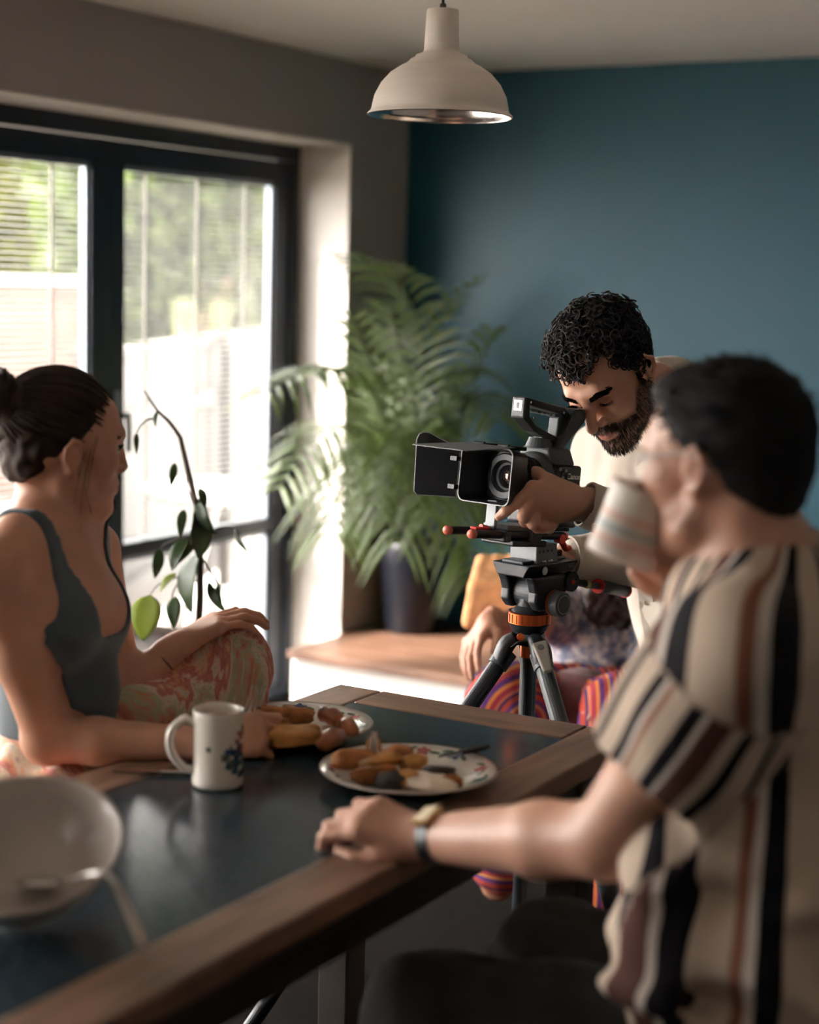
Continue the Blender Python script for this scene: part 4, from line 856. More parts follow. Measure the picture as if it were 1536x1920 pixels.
# legs: crown, upper casting, lower tube, foot
apex = np.array([TO[0], TO[1], zpx(1196)])
auto(MB(None, (TO[0], TO[1], 0)).lathe([(.0001, apex[2] - .018), (.02, apex[2] - .018), (.032, apex[2] - .004), (.030, z_b - .004), (.0001, z_b - .004)], 36).build('crown', m_cb2, tri))
def leg(knee, foot, n_lever):
    d = unit(foot - knee); a0 = apex + unit(np.array([*(foot - apex)[:2], 0])) * .028
    u1 = MB().tube(bez([a0, a0 * .4 + knee * .6 + np.array([0, 0, .014]), knee], 8), [.0150, .0165, .0185, .020, .0205, .0205, .020, .0195, .019][:len(bez([a0, a0, knee], 8))], 14, flat=.8); u1.build('upper_leg', m_cb, tri, smooth=True)
    L = np.linalg.norm(foot - knee)
    MB().cyl(knee - d * .03, knee + d * .005, .0205, .0195, 20).build('leg_collar', m_cb2, tri)
    mid = knee + d * L * .5
    MB().cyl(knee, mid, .0165, seg=20).build('leg_tube', m_cb2 if n_lever else m_cb, tri, smooth=False)
    MB().cyl(mid, foot, .0135, seg=18).build('lower_tube', m_cb, tri)
    MB().lathe([(.0001, 0), (.02, 0), (.022, .012), (.015, .03), (.0001, .032)], 20, o=(foot[0], foot[1], 0)).build('rubber_foot', m_cb, tri, smooth=True)
    return d
ta = (apex - C) @ F
def legto(kx, ky, kt, ex, ey, et):
    k_ = at(kx, ky, kt); e_ = at(ex, ey, et); d = unit(e_ - k_); f_ = k_ + d * ((k_[2] - .016) / -d[2]); return k_, f_
k1, f1 = legto(935, 1245, ta - .01, 885, 1318, ta - .03); leg(k1, f1, False)
k2, f2 = legto(1020, 1252, ta - .06, 1047, 1345, ta - .125); leg(k2, f2, True)
k3, f3 = legto(992, 1235, ta + .05, 988, 1330, ta + .12); leg(k3, f3, False)
# quick-power lever plate on the near leg
d2 = unit(f2 - k2); nrm = unit(-F - d2 * (-F @ d2)); Ap = np.stack([d2, np.cross(nrm, d2), nrm], 1)
lv0 = at(1012, 1208, ta - .055)
MB(Ap, lv0).prism([(0, -.013), (.004, -.0145), (.06, -.0085), (.066, -.007), (.066, .007), (.06, .0085), (.004, .0145), (0, .013)], 0, .012).build('lever_plate', mat('silver_lever', (.34, .31, .27), .38, metal=.5), tri, bevel=.003)
MB(Ap, lv0).cyl((.014, 0, .011), (.014, 0, .0128), .006, seg=16).build('lever_emblem', m_alu, tri)
cb = at(985, 1215, ta + .0); MB().cyl((TO[0], TO[1], apex[2] - .016), (TO[0], TO[1], zpx(1238)), .0155, seg=24).build('column_collar', m_orange, tri)
MB().cyl((TO[0], TO[1], zpx(1238)), (TO[0], TO[1], zpx(1238) - .12), .0125, seg=20).build('centre_column', m_cb, tri)
sc_ = at(976, 1194, ta - .045); MB().cyl(sc_, sc_ - F * .01, .007, seg=16).build('crown_screw', m_orange, tri)
hk = at(958, 1213, ta - .04); MB().tube(bez([at(990, 1208, ta - .03), at(972, 1206, ta - .04), hk], 8), [.009, .009, .008, .007, .006, .005, .003, .002, .001][:9], 10, flat=.6).build('clamp_wing', m_cb, tri, smooth=True)
# ================================================================== people: shared anatomy
def fbox(pts, pad, h): pts = np.array(pts); return Field(pts.min(0) - pad, pts.max(0) + pad, h)
def skin_mat(name, col, lip=(.45, .16, .13), stub=(.03, .022, .018), rough=.45):
    m = mat(name, col, rough, var=.08, vscale=18, bump=.08, bscale=350, sss=.12); nt = m.node_tree; b = nt.nodes['Principled BSDF']
    src = b.inputs['Base Color'].links[0].from_socket
    for attr, c in (('lip', lip), ('stub', stub)):
        a = _n(nt, 'ShaderNodeAttribute', attribute_name=attr); mx = _n(nt, 'ShaderNodeMix', data_type='RGBA'); mx.inputs['B'].default_value = (*c, 1)
        nt.links.new(a.outputs['Fac'], mx.inputs['Factor']); nt.links.new(src, mx.inputs['A']); src = mx.outputs['Result']
    nt.links.new(src, b.inputs['Base Color']); return m
def head(fl, A, o, sc=1.0, jaw=1.0, squint=False, nose=1.0, nostril=True):
    fl.local(A, o, sc)
    fl.ell((-.015, 0, .04), (.097, .074, .086), .001); fl.ell((-.045, 0, -.0), (.062, .062, .062), .03)
    fl.ell((.04, 0, .045), (.05, .060, .052), .03); fl.ell((.045, 0, -.03), (.045, .056, .075), .03); fl.ell((.03, 0, -.072), (.050, .044 * jaw, .038), .03)
    for s_ in (-1, 1):
        fl.chain([((-.005, s_ * .055, -.042), .017), ((.018, s_ * .050 * jaw, -.078), .017), ((.068, s_ * .017 * jaw, -.108), .017)], .02)
        fl.chain([((.064, s_ * .050, .020), .009), ((.085, s_ * .028, .026), .010), ((.090, 0, .022), .010)], .018)
        fl.ell((.060, s_ * .044, -.018), (.026, .020, .022), .02)
    fl.ell((.078, 0, -.107), (.02, .021 * jaw, .018), .015); fl.ell((.077, 0, -.062), (.022, .028, .025), .02)
    for s_ in (-1, 1):
        fl.ell((.100, s_ * .033, .003), (.019, .020, .011), .014, 'sub'); fl.ell((.0735, s_ * .032, .0), (.0145, .0155, .0135), .004)
        if squint: fl.chain([((.083, s_ * .018, -.002), .0012), ((.0885, s_ * .030, -.0035), .0014), ((.0815, s_ * .046, -.001), .0012)], .002, 'sub')
        else:
            fl.chain([((.082, s_ * .018, .001), .0022), ((.0885, s_ * .031, .006), .0024), ((.079, s_ * .046, .001), .0022)], .003); fl.chain([((.082, s_ * .018, -.003), .002), ((.0875, s_ * .031, -.007), .002), ((.079, s_ * .046, -.002), .002)], .003)
    fl.chain([((.090, 0, .016), .0075 * nose), ((.102 * (1 + .25 * (nose - 1)), 0, -.008), .0082 * nose), ((.1145 * (1 + .35 * (nose - 1)), 0, -.031), .0102 * nose)], .012)
    for s_ in (-1, 1): fl.ell((.102, s_ * .0125, -.035), (.0105, .0075, .008), .006); nostril and fl.ell((.1065, s_ * .0065, -.0435), (.005, .0038, .004), .003, 'sub')
    for s_ in (-1, 1):
        fl.chain([((.083, s_ * .025, -.066), .003), ((.098, s_ * .006, -.0612), .0052), ((.0985, 0, -.0622), .005)], .005)
        fl.chain([((.083, s_ * .022, -.069), .003), ((.0955, s_ * .007, -.0735), .0065), ((.0965, 0, -.0738), .0065)], .005)
        fl.chain([((.083, s_ * .026, -.0672), .0012), ((.1035, 0, -.0675), .0016)], .003, 'sub')
    for s_ in (-1, 1):
        B = np.array(Matrix.Rotation(s_ * .28, 3, 'Z') @ Matrix.Rotation(.2, 3, 'Y'))
        fl.ell((-.010, s_ * .077, -.010), (.018, .006, .029), .006, B=B)
        fl.chain([((.006, s_ * .074, .004), .003), ((.001, s_ * .083, .018), .004), ((-.013, s_ * .089, .022), .0045), ((-.027, s_ * .093, .006), .0045), ((-.025, s_ * .091, -.012), .0042), ((-.013, s_ * .084, -.028), .0045), ((-.004, s_ * .0765, -.036), .0055)], .004)
        fl.ell((-.007, s_ * .086, -.006), (.008, .007, .014), .005, 'sub')
        fl.ell((.004, s_ * .0765, -.010), (.004, .005, .006), .004)
    fl.local(); return fl
def lip_attr(A, o, sc):
    def fn(v):
        l = ((v - o) @ A) / sc; d = np.sqrt(((l[:, 0] - .094) / .02) ** 2 + (l[:, 1] / .024) ** 2 + ((l[:, 2] + .0675) / .0115) ** 2); return np.clip(2.2 * (1.15 - d), 0, .8)
    return fn
def beard_attr(A, o, sc, amount=.85):
    def fn(v):
        l = ((v - o) @ A) / sc; x, y, z = l.T; a = np.abs(y)
        top = np.interp(x, [-.02, .01, .05, .085, .12], [.01, -.018, -.052, -.044, -.044]); m = np.clip((top - z) / .012, 0, 1) * np.clip((x + .012) / .012, 0, 1) * np.clip((z + .145) / .02, 0, 1)
        d = np.sqrt(((x - .094) / .02) ** 2 + (y / .025) ** 2 + ((z + .068) / .013) ** 2); m *= np.clip((d - .95) * 3, 0, 1)
        m *= 1 - np.clip(1 - np.sqrt((a - .03) ** 2 + (z + .035) ** 2) / .022, 0, 1) * .7
        return m * amount
    return fn
def zero(v): return np.zeros(len(v))
FL = ((.046, .027, .021), (.050, .031, .022), (.046, .029, .022), (.036, .022, .020))
def hand(fl, W, A, curls, thumb, spread=(.12, .03, -.06, -.16), sc=1.0, knuckle=.086, rr=1.0):
    """A columns: along the hand, towards the thumb, back of the hand. curls: 4 x 3 bend angles. thumb: three joint points"""
    fl.local(A, W, sc); ys = (.030, .010, -.010, -.028); kx = (knuckle, knuckle + .002, knuckle - .004, knuckle - .013)
    fl.chain([((-.03, 0, 0), .025), ((.012, 0, 0), .0235)], .01)
    for i in range(4):
        fl.rc((.008, ys[i] * .55, .0), (kx[i] * .92, ys[i], .002), .0145, .0125, .012)
        p = np.array([kx[i], ys[i], .003]); r = (.0100, .0103, .0098, .0086)[i] * rr; th = 0.; fl.ell(p, (.011, .0105, .0115), .008)
        for j in range(3):
            th += curls[i][j]; d = np.array([math.cos(th) * math.cos(spread[i]), math.cos(th) * math.sin(spread[i]), -math.sin(th)]); q = p + d * FL[i][j]; r2 = r * (.93, .93, .82)[j]
            fl.rc(p, q, r, r2, .0035); p, r = q, r2
    T = [np.array(q, float) for q in thumb]
    fl.rc((.012, .016, -.006), T[0], .0175, .0135, .014); fl.rc(T[0], T[1], .0130, .0112, .006); fl.rc(T[1], T[2], .0115, .0092, .004); fl.ell((.035, .022, -.008), (.028, .014, .013), .012)
    fl.local(); return fl
def hit(fl, x, y, t0, t1, step=.003):
    """first surface of a field along the sight line of a pixel"""
    for t in np.arange(t0, t1, step):
        p = at(x, y, t); i = np.floor((p - fl.lo) / fl.h).astype(int)
        if np.all(i >= 0) and np.all(i < fl.n) and fl.f[tuple(i)] < 0: return p
    return None
def ribbon(P, N, w, name, m, parent, th=.0025):
    """flat strip along points P with outward normals N"""
    P = np.asarray(P); T = np.gradient(P, axis=0); mb = MB(); V = []
    for p, t, n in zip(P, T, N):
        n = unit(n); s_ = unit(np.cross(t, n)) * w / 2; V += [p - s_, p + s_, p + s_ + n * th, p - s_ + n * th]
    m_ = len(P); f = [(4 * i + j, 4 * i + (j + 1) % 4, 4 * i + 4 + (j + 1) % 4, 4 * i + 4 + j) for i in range(m_ - 1) for j in range(4)] + [(0, 1, 2, 3), (4 * m_ - 4, 4 * m_ - 1, 4 * m_ - 2, 4 * m_ - 3)]
    mb.put(V, f); return mb.build(name, m, parent)
def band(c, axis, ra, rb, up, w, name, m, parent, th=.003, seg=32, flare=1.0):
    """elliptical cuff / strap round a limb"""
    Z = unit(axis); X = unit(np.asarray(up) - Z * (np.asarray(up) @ Z)); Y = np.cross(Z, X); A = np.stack([X * ra, Y * rb, Z], 1)
    k = 1 + th / max(ra, rb)
    return MB(A, c).lathe([(1 / 1.0, -w / 2), (k, -w / 2), (k * flare, w / 2), (flare, w / 2)], seg, close=True).build(name, m, parent, smooth=False)
def strands(mb, roots, fn, n=12, r0=.0018, sides=4):
    for i, p in enumerate(roots):
        P = fn(i, p)
        if P is not None: mb.tube(P, np.interp(np.linspace(0, 1, len(P)), [0, .5, 1], [r0, r0, r0 * .35]), sides, cap=False)
def scalp(A, o, sc, c, r, keep, n, seed):
    g = np.random.default_rng(seed); out = []; rej = 0
    c = np.asarray(c); r = np.asarray(r)
    while len(out) < n:
        d = unit(g.normal(size=3)); p = c + r * d
        if keep(p): out.append((p, unit(d / r)))
    return out
# ================================================================== camera operator (standing, bent to the viewfinder)
T1 = 3.32
HA1 = np.stack([unit(cv(-.43, -.685, .59)), unit(cv(.755, .085, .65)), unit(cv(-.49, .72, .485))], 1); HA1 = frame(HA1[:, 0], HA1[:, 2]); HO1 = at(1140, 704, T1)
m_skin1 = skin_mat('skin_olive', (.56, .30, .20)); m_hair1 = mat('black_curly_hair', (.010, .008, .009), .5, spec=.35); m_beard1 = mat('dark_brown_beard', (.034, .020, .014), .6)
m_shirt1 = mat('cream_cotton_twill', (.57, .50, .425), .85, var=.06, vscale=14, bump=.25, bscale=420, sheen=.2)
m_jeans = mat('blue_denim', (.025, .085, .13), .8, var=.3, vscale=30, bump=.3, bscale=500)
base1 = at(1290, 1250, 3.5)
op = thing('person', (base1[0], base1[1], 0), 'bearded man in cream shirt stooping to the camera viewfinder', 'person')
nb1 = at(1243, 752, 3.46); shL = at(1350, 815, 3.34); shR = at(1142, 860, 3.66); ches = at(1250, 940, 3.52); wai = at(1308, 1120, 3.56); pel = at(1316, 1262, 3.56)
elL = at(1275, 1015, 3.22); wrL = at(1102, 947, 3.15); elR = at(1225, 1045, 3.44); wrR = at(1066, 1046, 3.30)
legd = np.array([0, 0, -1.0]); kL = np.array([*at(1312, 1260, 3.50)[:2], .47]); kR = np.array([*at(1302, 1260, 3.66)[:2], .47]); fL = np.array([*(kL[:2]), .08]); fR = np.array([*kR[:2], .08])
bf = fbox([nb1, shL, shR, ches, wai, pel, elL, wrL, elR, wrR, kL, kR, fL, fR], .19, .006)
bf.rc(HO1 + HA1 @ np.array([-.03, 0, -.06]), nb1, .056, .062, .02)
bf.chain([(nb1, .06), (ches, .12), (wai, .105), (pel, .11)], .05); bf.chain([(shR, .055), (nb1, .055), (shL, .06)], .05)
bf.chain([(shL, .054), (elL, .041), (wrL, .029)], .02); bf.chain([(shR, .052), (elR, .041), (wrR, .029)], .02)
for k_, f_ in ((kL, fL), (kR, fR)):
    h_ = pel + (k_ - pel) * np.array([.75, .75, .0]) - ZUP * .06; bf.chain([(h_, .085), (k_, .058), (f_, .042)], .04); bf.rc(f_, f_ + cv(-.13, 0, .12) * np.array([1, 1, 0]) + ZUP * -.04, .045, .04, .02)
hf = Field(HO1 - .17, HO1 + .17, .0024); head(hf, HA1, HO1, 1.0, 1.02, squint=True, nose=1.18); hf.rc(HO1 + HA1 @ np.array([-.03, 0, -.06]), nb1, .056, .062, .02)
# left hand closing on the focus ring: joints set in the photograph's plane
hl = Field(at(1010, 940, 3.08) - .15, at(1040, 930, 3.1) + .15, .0022)
hw_ = wrL
def J(x, y, dt=0.): return at(x, y, 3.085 + dt)
hl.chain([(wrL + (wrL - J(1050, 930)) * .5, .031), (wrL, .031), (J(1072, 942, .03), .029)], .012)
kn = [J(1000, 915, .0), J(998, 938, .0), J(1004, 958, .012), J(1012, 974, .03)]
for i, q in enumerate(kn): hl.rc(J(1072 - 3 * i, 936 + 6 * i, .035), q, .021, (.0145, .014, .0135, .012)[i], .016)
hl.ell(J(1035, 938, .03), (.042, .034, .020), .02, B=frame(kn[1] - wrL, -F))
hl.rc(J(1060, 925, .03), J(1030, 905, .025), .020, .015, .016); hl.chain([(J(1032, 905, .025), .0145), (J(1008, 888, .04), .0122), (J(984, 880, .062), .0098)], .006)      # thumb over the barrel
hl.chain([(kn[0], .0125), (J(970, 942, -.012), .0105), (J(949, 958, -.008), .0095), (J(936, 969, .002), .0084)], .005)                                                  # index reaching down
hl.chain([(kn[1], .0125), (J(982, 968, -.018), .0112), (J(984, 978, .008), .0098), (J(1000, 980, .03), .009)], .005)                                                      # middle, curled
hl.chain([(kn[2], .0118), (J(1000, 982, -.012), .0108), (J(1008, 990, .012), .0095), (J(1022, 985, .032), .0085)], .005)
hl.chain([(kn[3], .0105), (J(1018, 990, .0), .0095), (J(1030, 992, .02), .0085), (J(1040, 985, .034), .0075)], .005)
for q in kn[:3]: hl.ell(q + cv(0, .002, .003), (.011, .010, .010), .006)
# right hand on the back of the quick-release plate
hr = Field(wrR - .16, wrR + .16, .0026); AR = frame(cv(-.85, -.1, .2), cv(.1, .9, .35))
hand(hr, wrR + AR[:, 0] * .0, AR, [(.9, 1.0, .6), (.95, 1.05, .6), (1., 1.1, .6), (1., 1.1, .6)], [(.045, .045, -.02), (.07, .05, -.03), (.09, .045, -.035)])
at_1 = {'lip': lip_attr(HA1, HO1, 1.0), 'stub': beard_attr(HA1, HO1, 1.0, .72)}
bodyo = sculpt(bf, 'body', m_skin1, op, 1, at_1, [hf.verts(2), hl.verts(2), hr.verts(1)])
# ---- hair: cap and curls
cap_c, cap_r = np.array([-.012, 0, .042]), np.array([.113, .088, .093])
def hk1(p): return p[2] > .058 + .86 * (p[0] - .078) + .045 * math.exp(-((abs(p[1]) - .046) / .016) ** 2) * (p[0] > .02) and not (p[0] > .0 and abs(p[1]) > .062 and p[2] < .02)
hc = Field(HO1 - .2, HO1 + .2, .0034); hc.local(HA1, HO1).ell(cap_c, cap_r - .012, .001).local()
nH = unit([-.86, 0, 1]); hc.half(HO1 + HA1 @ np.array([.080, 0, .064]), HA1 @ -nH, .02); hc.local(HA1, HO1)
for s_ in (-1, 1): hc.ell((.064, s_ * .050, .082), (.030, .024, .030), .015, 'sub')
hc.local(); hc.wob(.0035, 150, 3)
hair1 = sculpt(hc, 'curly_hair', m_hair1, op, 1)
g = np.random.default_rng(11); mbh = MB()
for p, nrm in scalp(HA1, HO1, 1, cap_c, cap_r - .014, hk1, 1500, 12):
    L = g.uniform(.016, .030) * (1.25 if p[2] > .07 else .8); turns = g.uniform(1.1, 2.0); ph = g.uniform(0, 6.3); rad = g.uniform(.0045, .0085)
    t1 = unit(np.cross(nrm, g.normal(size=3))); t2 = np.cross(nrm, t1); lean = t1 * g.uniform(.2, .9) + np.array([.5, 0, .2]) * .3
    q = np.linspace(0, 1, 13); a = ph + q * turns * 6.283
    P = p + nrm * (L * np.sin(q * 1.9))[:, None] + lean * (L * .7 * q ** 1.3)[:, None] + (np.cos(a) * rad * (.3 + q))[:, None] * t1 + (np.sin(a) * rad * (.3 + q))[:, None] * t2
    mbh.tube(HO1 + P @ HA1.T, np.interp(q, [0, .6, 1], [.0022, .0019, .0007]), 5, cap=False)
o = mbh.build('curls', m_hair1, hair1, smooth=True); o['kind'] = 'stuff'
# ---- beard and brows
hv, _q = hf.verts(1); lv = (hv - HO1) @ HA1; bm1_ = beard_attr(HA1, HO1, 1, 1.)(hv); _ms = (bm1_ > .25) & (lv[:, 2] > -.062) & (np.abs(lv[:, 1]) < .03) & (lv[:, 0] > .078); pick = np.concatenate([g.choice(np.nonzero(bm1_ > .75)[0], 2000), g.choice(np.nonzero(_ms)[0], 420)]); mbb = MB(); mbe = MB()
for i in pick:
    p = lv[i]; nrm = unit(p - np.array([.02, 0, -.02])); d = unit(nrm * .8 + np.array([.0, 0, -.8]) + g.normal(size=3) * .3); L = g.uniform(.005, .010); q = np.linspace(0, 1, 5)
    P = p + d * (L * q)[:, None] + np.array([0, 0, -1]) * (L * .4 * q * q)[:, None]; mbb.tube(HO1 + P @ HA1.T, [.0009, .0008, .0007, .0005, .0002], 3, cap=False)
o = mbb.build('beard', m_beard1, op); o['kind'] = 'stuff'
_fr = lv[lv[:, 0] > .045]
def skin_x(y, z, dflt):
    k = (np.abs(_fr[:, 1] - y) < .004) & (np.abs(_fr[:, 2] - z) < .003); return _fr[k, 0].max() if k.any() else dflt
m_brow = mat('black_brow_hair', (.010, .008, .008), .9, spec=.05)
for s_ in (-1, 1):
    mbe = MB()
    for i in range(170):
        u = g.uniform(0, 1); p = np.array([np.interp(u, [0, .5, 1], [.1015, .0985, .0785]), s_ * np.interp(u, [0, .5, 1], [.014, .030, .052]), np.interp(u, [0, .5, 1], [.020, .028, .026]) + g.normal() * .0024]); p[0] = skin_x(p[1], p[2], p[0]) + .0004; d = unit([-.10 - .5 * u, s_ * .8, .35 - .6 * u]); q = np.linspace(0, 1, 4)
        mbe.tube(HO1 + (p + d * (.010 * q)[:, None]) @ HA1.T, [.0011, .0010, .0008, .0003], 3, cap=False)
    o = mbe.build('eyebrow', m_brow, op); o['kind'] = 'stuff'
    mbl = MB()
    for i in range(34):
        u = i / 33; p = np.array([np.interp(u, [0, .5, 1], [.084, .0895, .082]), s_ * np.interp(u, [0, .5, 1], [.018, .030, .046]), np.interp(u, [0, .5, 1], [-.002, -.0035, -.001])]); p[0] = skin_x(p[1], p[2], p[0]) + .0003; q = np.linspace(0, 1, 3)
        mbl.tube(HO1 + (p + unit([.6, s_ * .3, -.7]) * (.006 * q)[:, None]) @ HA1.T, [.0007, .0005, .0002], 3, cap=False)
    o = mbl.build('eyelashes', m_brow, op); o['kind'] = 'stuff'
# ---- shirt
sf = fbox([nb1, shL, shR, ches, wai, pel, elL, wrL, elR, wrR], .19, .0045)
shd = unit(shL - shR)
sf.chain([(nb1 + unit(ches - nb1) * .03, .088), (ches, .146), (wai, .126), (pel + ZUP * .01, .128)], .05)
for a_ in (shL, shR): sf.ell(ches * .45 + a_ * .55 - ZUP * .02, (.09, .09, .12), .05)
sf.chain([(shR, .076), (nb1, .074), (shL, .080)], .05)
sf.chain([(shL, .078), (elL, .062), (wrL + (elL - wrL) * .18, .046)], .03); sf.chain([(shR, .074), (elR, .060), (wrR + (elR - wrR) * .12, .044)], .03)
def folds1(p):
    ax = unit(elL - wrL); s1 = (p - wrL) @ ax; k1 = np.exp(-(np.linalg.norm(p - elL, axis=1) / .13) ** 2)
    return .004 * k1 * np.sin(s1 * 190 + 3 * np.sin(p[:, 2] * 40)) + .0035 * np.sin((p @ unit(shd)) * 62 + 2.2 * np.sin(p[:, 2] * 9)) * (np.linalg.norm(p - elL, axis=1) > .1)
sf.displace(folds1); sf.wob(.004, 26, 5)
_nd = unit(HO1 + HA1 @ np.array([-.03, 0, -.06]) - nb1); sf.rc(nb1 + _nd * .05, nb1 + _nd * .22, .066, .12, .01, 'sub')
sf.half(at(1235, 1262, 3.45), np.array([0, 0, -1]) + .18 * _r, .006)
shirt = sculpt(sf, 'shirt', m_shirt1, op, 2)
# cuffs
for w_, e_, dn in ((wrL, elL, -F), (wrR, elR, ZUP)):
    ax = unit(w_ - e_); c_ = w_ + (e_ - w_) * .13
    cf = band(c_, ax, .040, .034, ZUP, .066, 'cuff', m_shirt1, shirt, .004, 40, .99); auto(cf, 50)
    s2 = c_ + unit(cv(-.15, -.75, .62) - ax * (cv(-.15, -.75, .62) @ ax)) * .0400 + ax * .012; MB().cyl(s2 - unit(s2 - c_) * .002, s2 + unit(s2 - c_ ) * .004, .0055, seg=16).build('button', mat('shell_button', (.55, .45, .36), .3), shirt)
    band(c_ - ax * .022, ax, .0406, .0346, ZUP, .003, 'cuff_seam', mat('seam', (.36, .30, .24), .9), shirt, .0045, 40)
# front placket with buttons (laid on the shirt's own surface)
pk = []
for x, y in ((1214, 850), (1206, 905), (1203, 960), (1204, 1020), (1206, 1075), (1214, 1130), (1224, 1185), (1238, 1235), (1246, 1275)):
    q = hit(sf, x, y, 3.05, 3.8)
    if q is not None: pk.append(q)
if len(pk) > 3:
    P = bez(pk, 32); N = np.repeat([cv(-.45, .1, .9)], len(P), 0); ribbon(P, N, .034, 'placket', m_shirt1, shirt, .005)
    m_btn = mat('horn_button', (.50, .40, .31), .3)
    for u in (.08, .3, .52, .72, .92): q = P[int(u * (len(P) - 1))] + N[0] * .005; MB().lathe([(.0001, 0), (.0065, 0), (.0065, .002), (.005, .0028), (.0045, .0018), (.0001, .0018)], 18, frame(R, N[0])[:, [0, 1, 2]] , q).build('button', m_btn, shirt, smooth=True)
# collar: stand and two leaves
def strip(rows, name, m, parent, th=.003):
    """sheet through a grid of points, thickened"""
    n_, k_ = len(rows), len(rows[0]); V = np.array(rows).reshape(-1, 3); o = MB().put(V, [(i * k_ + j, i * k_ + j + 1, (i + 1) * k_ + j + 1, (i + 1) * k_ + j) for i in range(n_ - 1) for j in range(k_ - 1)]).build(name, m, parent, smooth=True)
    so = o.modifiers.new('thickness', 'SOLIDIFY'); so.thickness = th; sb = o.modifiers.new('smooth', 'SUBSURF'); sb.levels = 1; sb.render_levels = 2; return o
nk = unit(HO1 + HA1 @ np.array([-.03, 0, -.06]) - nb1); fr1 = unit(cv(-.62, -.35, .70)); fr1 = unit(fr1 - nk * (fr1 @ nk)); lf1 = np.cross(nk, fr1)
rows = [[], [], [], []]
for a in np.linspace(-2.6, 2.6, 27):
    d = -fr1 * math.cos(a) + lf1 * math.sin(a); op_ = abs(a) / 2.6; c_ = nb1 - nk * (.004 + .018 * op_ ** 2)
    rows[0].append(c_ + d * .074 + nk * .0); rows[1].append(c_ + d * .072 + nk * .045 * (1 - .25 * op_ ** 3)); rows[2].append(c_ + d * (.080 + .006 * op_) + nk * .040); rows[3].append(c_ + d * (.098 + .012 * op_ ** 2) - nk * (.006 + .024 * op_ ** 3))
strip(rows, 'collar', m_shirt1, shirt, .003)
# ---- jeans and belt
jf = Field(np.minimum.reduce([fL, fR, pel]) - .18, np.maximum.reduce([kL, kR, pel]) + .2, .006)
jf.rc(pel + ZUP * .06, pel - ZUP * .06, .114, .122, .03)
for k_, f_ in ((kL, fL), (kR, fR)):
    h_ = pel + (k_ - pel) * np.array([.75, .75, .0]) - ZUP * .06; jf.chain([(h_, .098), (k_, .074), (f_ + ZUP * .03, .062)], .04)
jf.wob(.003, 40, 8); jf.half(pel + ZUP * .08, ZUP, .005); jf.half(fL + ZUP * .0, -ZUP, .004)
sculpt(jf, 'jeans', m_jeans, op, 1)
for f_ in (fL, fR): MB().blob(f_ + cv(-.05, 0, .05) * np.array([1, 1, 0]) + np.array([0, 0, -.035]), (.135, .048, .045), frame(cv(-.7, 0, .7) * np.array([1, 1, 0]), ZUP), .03, 2, 3, 24, 16, .85).build('shoe', mat('brown_leather', (.05, .028, .016), .5), op, smooth=True)
# ================================================================== woman seated at the far side of the table
HA2 = frame(cv(.87, -.02, -.49), cv(.075, .985, .155)); HO2 = at(120, 837, 2.73); S2 = .92
m_skin2 = skin_mat('skin_tan', (.56, .29, .19), lip=(.42, .13, .11)); m_hair2 = mat('dark_brown_hair', (.030, .016, .011), .65, var=.5, vscale=30, spec=.25)
m_top = mat('slate_rib_knit', (.060, .084, .102), .8, bump=.2, bscale=300, sheen=.3)
wo = thing('person', (*at(90, 1500, 2.75)[:2], 0), 'woman in slate tank top with hair in a bun, hand on her knee', 'person')
nb2 = at(92, 1000, 2.74); sr = at(-14, 1072, 2.58); sl = at(172, 1030, 2.89); ch = at(92, 1130, 2.735); wst = at(112, 1300, 2.78); pv = at(95, 1545, 2.82)
er = at(92, 1388, 2.67); wr = at(392, 1392, 2.665); el = at(232, 1300, 2.84); wl = at(330, 1212, 2.86); kn2 = at(415, 1235, 2.95); 
ft2 = np.array([kn2[0] - .02, kn2[1] + .03, .545]); kr2 = at(215, 1580, 2.62); fr2 = np.array([kr2[0] - .05, kr2[1] - .02, .08])
fw2 = unit(np.cross(unit(sl - sr), ZUP)); fw2 = unit(np.array([fw2[0], fw2[1], 0])); lf2 = unit(sl - sr); upb = unit(nb2 - wst)
wf = fbox([HO2, nb2, sr, sl, er, wr, wl, kn2, pv, kr2, ft2, fr2 + ZUP * .12], .17, .004)
head(wf, HA2, HO2, S2, .9, nose=.92, nostril=False)
wf.rc(HO2 + HA2 @ np.array([-.028, 0, -.05]), nb2 + ZUP * .01, .046, .052, .02)
wf.chain([(nb2, .050), (ch, .098), (wst, .082), (pv, .115)], .05); wf.chain([(sr, .043), (nb2 * .5 + sr * .5 + ZUP * .012, .042), (nb2, .046), (nb2 * .5 + sl * .5 + ZUP * .012, .042), (sl, .043)], .045)
for s_ in (-1, 1):
    wf.ell(ch + lf2 * s_ * .060 + fw2 * .052 - ZUP * .026, (.052, .053, .057), .03); wf.ell(ch + lf2 * s_ * .085 - ZUP * .01, (.06, .05, .09), .05)
wf.chain([(nb2 + fw2 * .045 - ZUP * .03 + lf2 * .01, .007), (nb2 + lf2 * .08 + fw2 * .035 + ZUP * .0, .007), (sl + ZUP * .02, .007)], .012); wf.chain([(nb2 + fw2 * .045 - ZUP * .03 - lf2 * .01, .007), (nb2 - lf2 * .08 + fw2 * .035, .007), (sr + ZUP * .02, .007)], .012)
wf.chain([(HO2 + HA2 @ np.array([-.02, -.055, -.055]) * S2, .010), (nb2 + fw2 * .035 - lf2 * .012 - ZUP * .01, .008)], .02)
wf.chain([(sr, .047), (sr * .5 + er * .5, .041), (er, .036)], .02); wf.chain([(er, .036), (er * .7 + wr * .3, .036), (wr, .023)], .015); wf.ell(er - unit(wr - er) * .012, (.028, .03, .03), .02)
wf.chain([(sl, .045), (el, .034), (el * .7 + wl * .3, .034), (wl, .022)], .02)
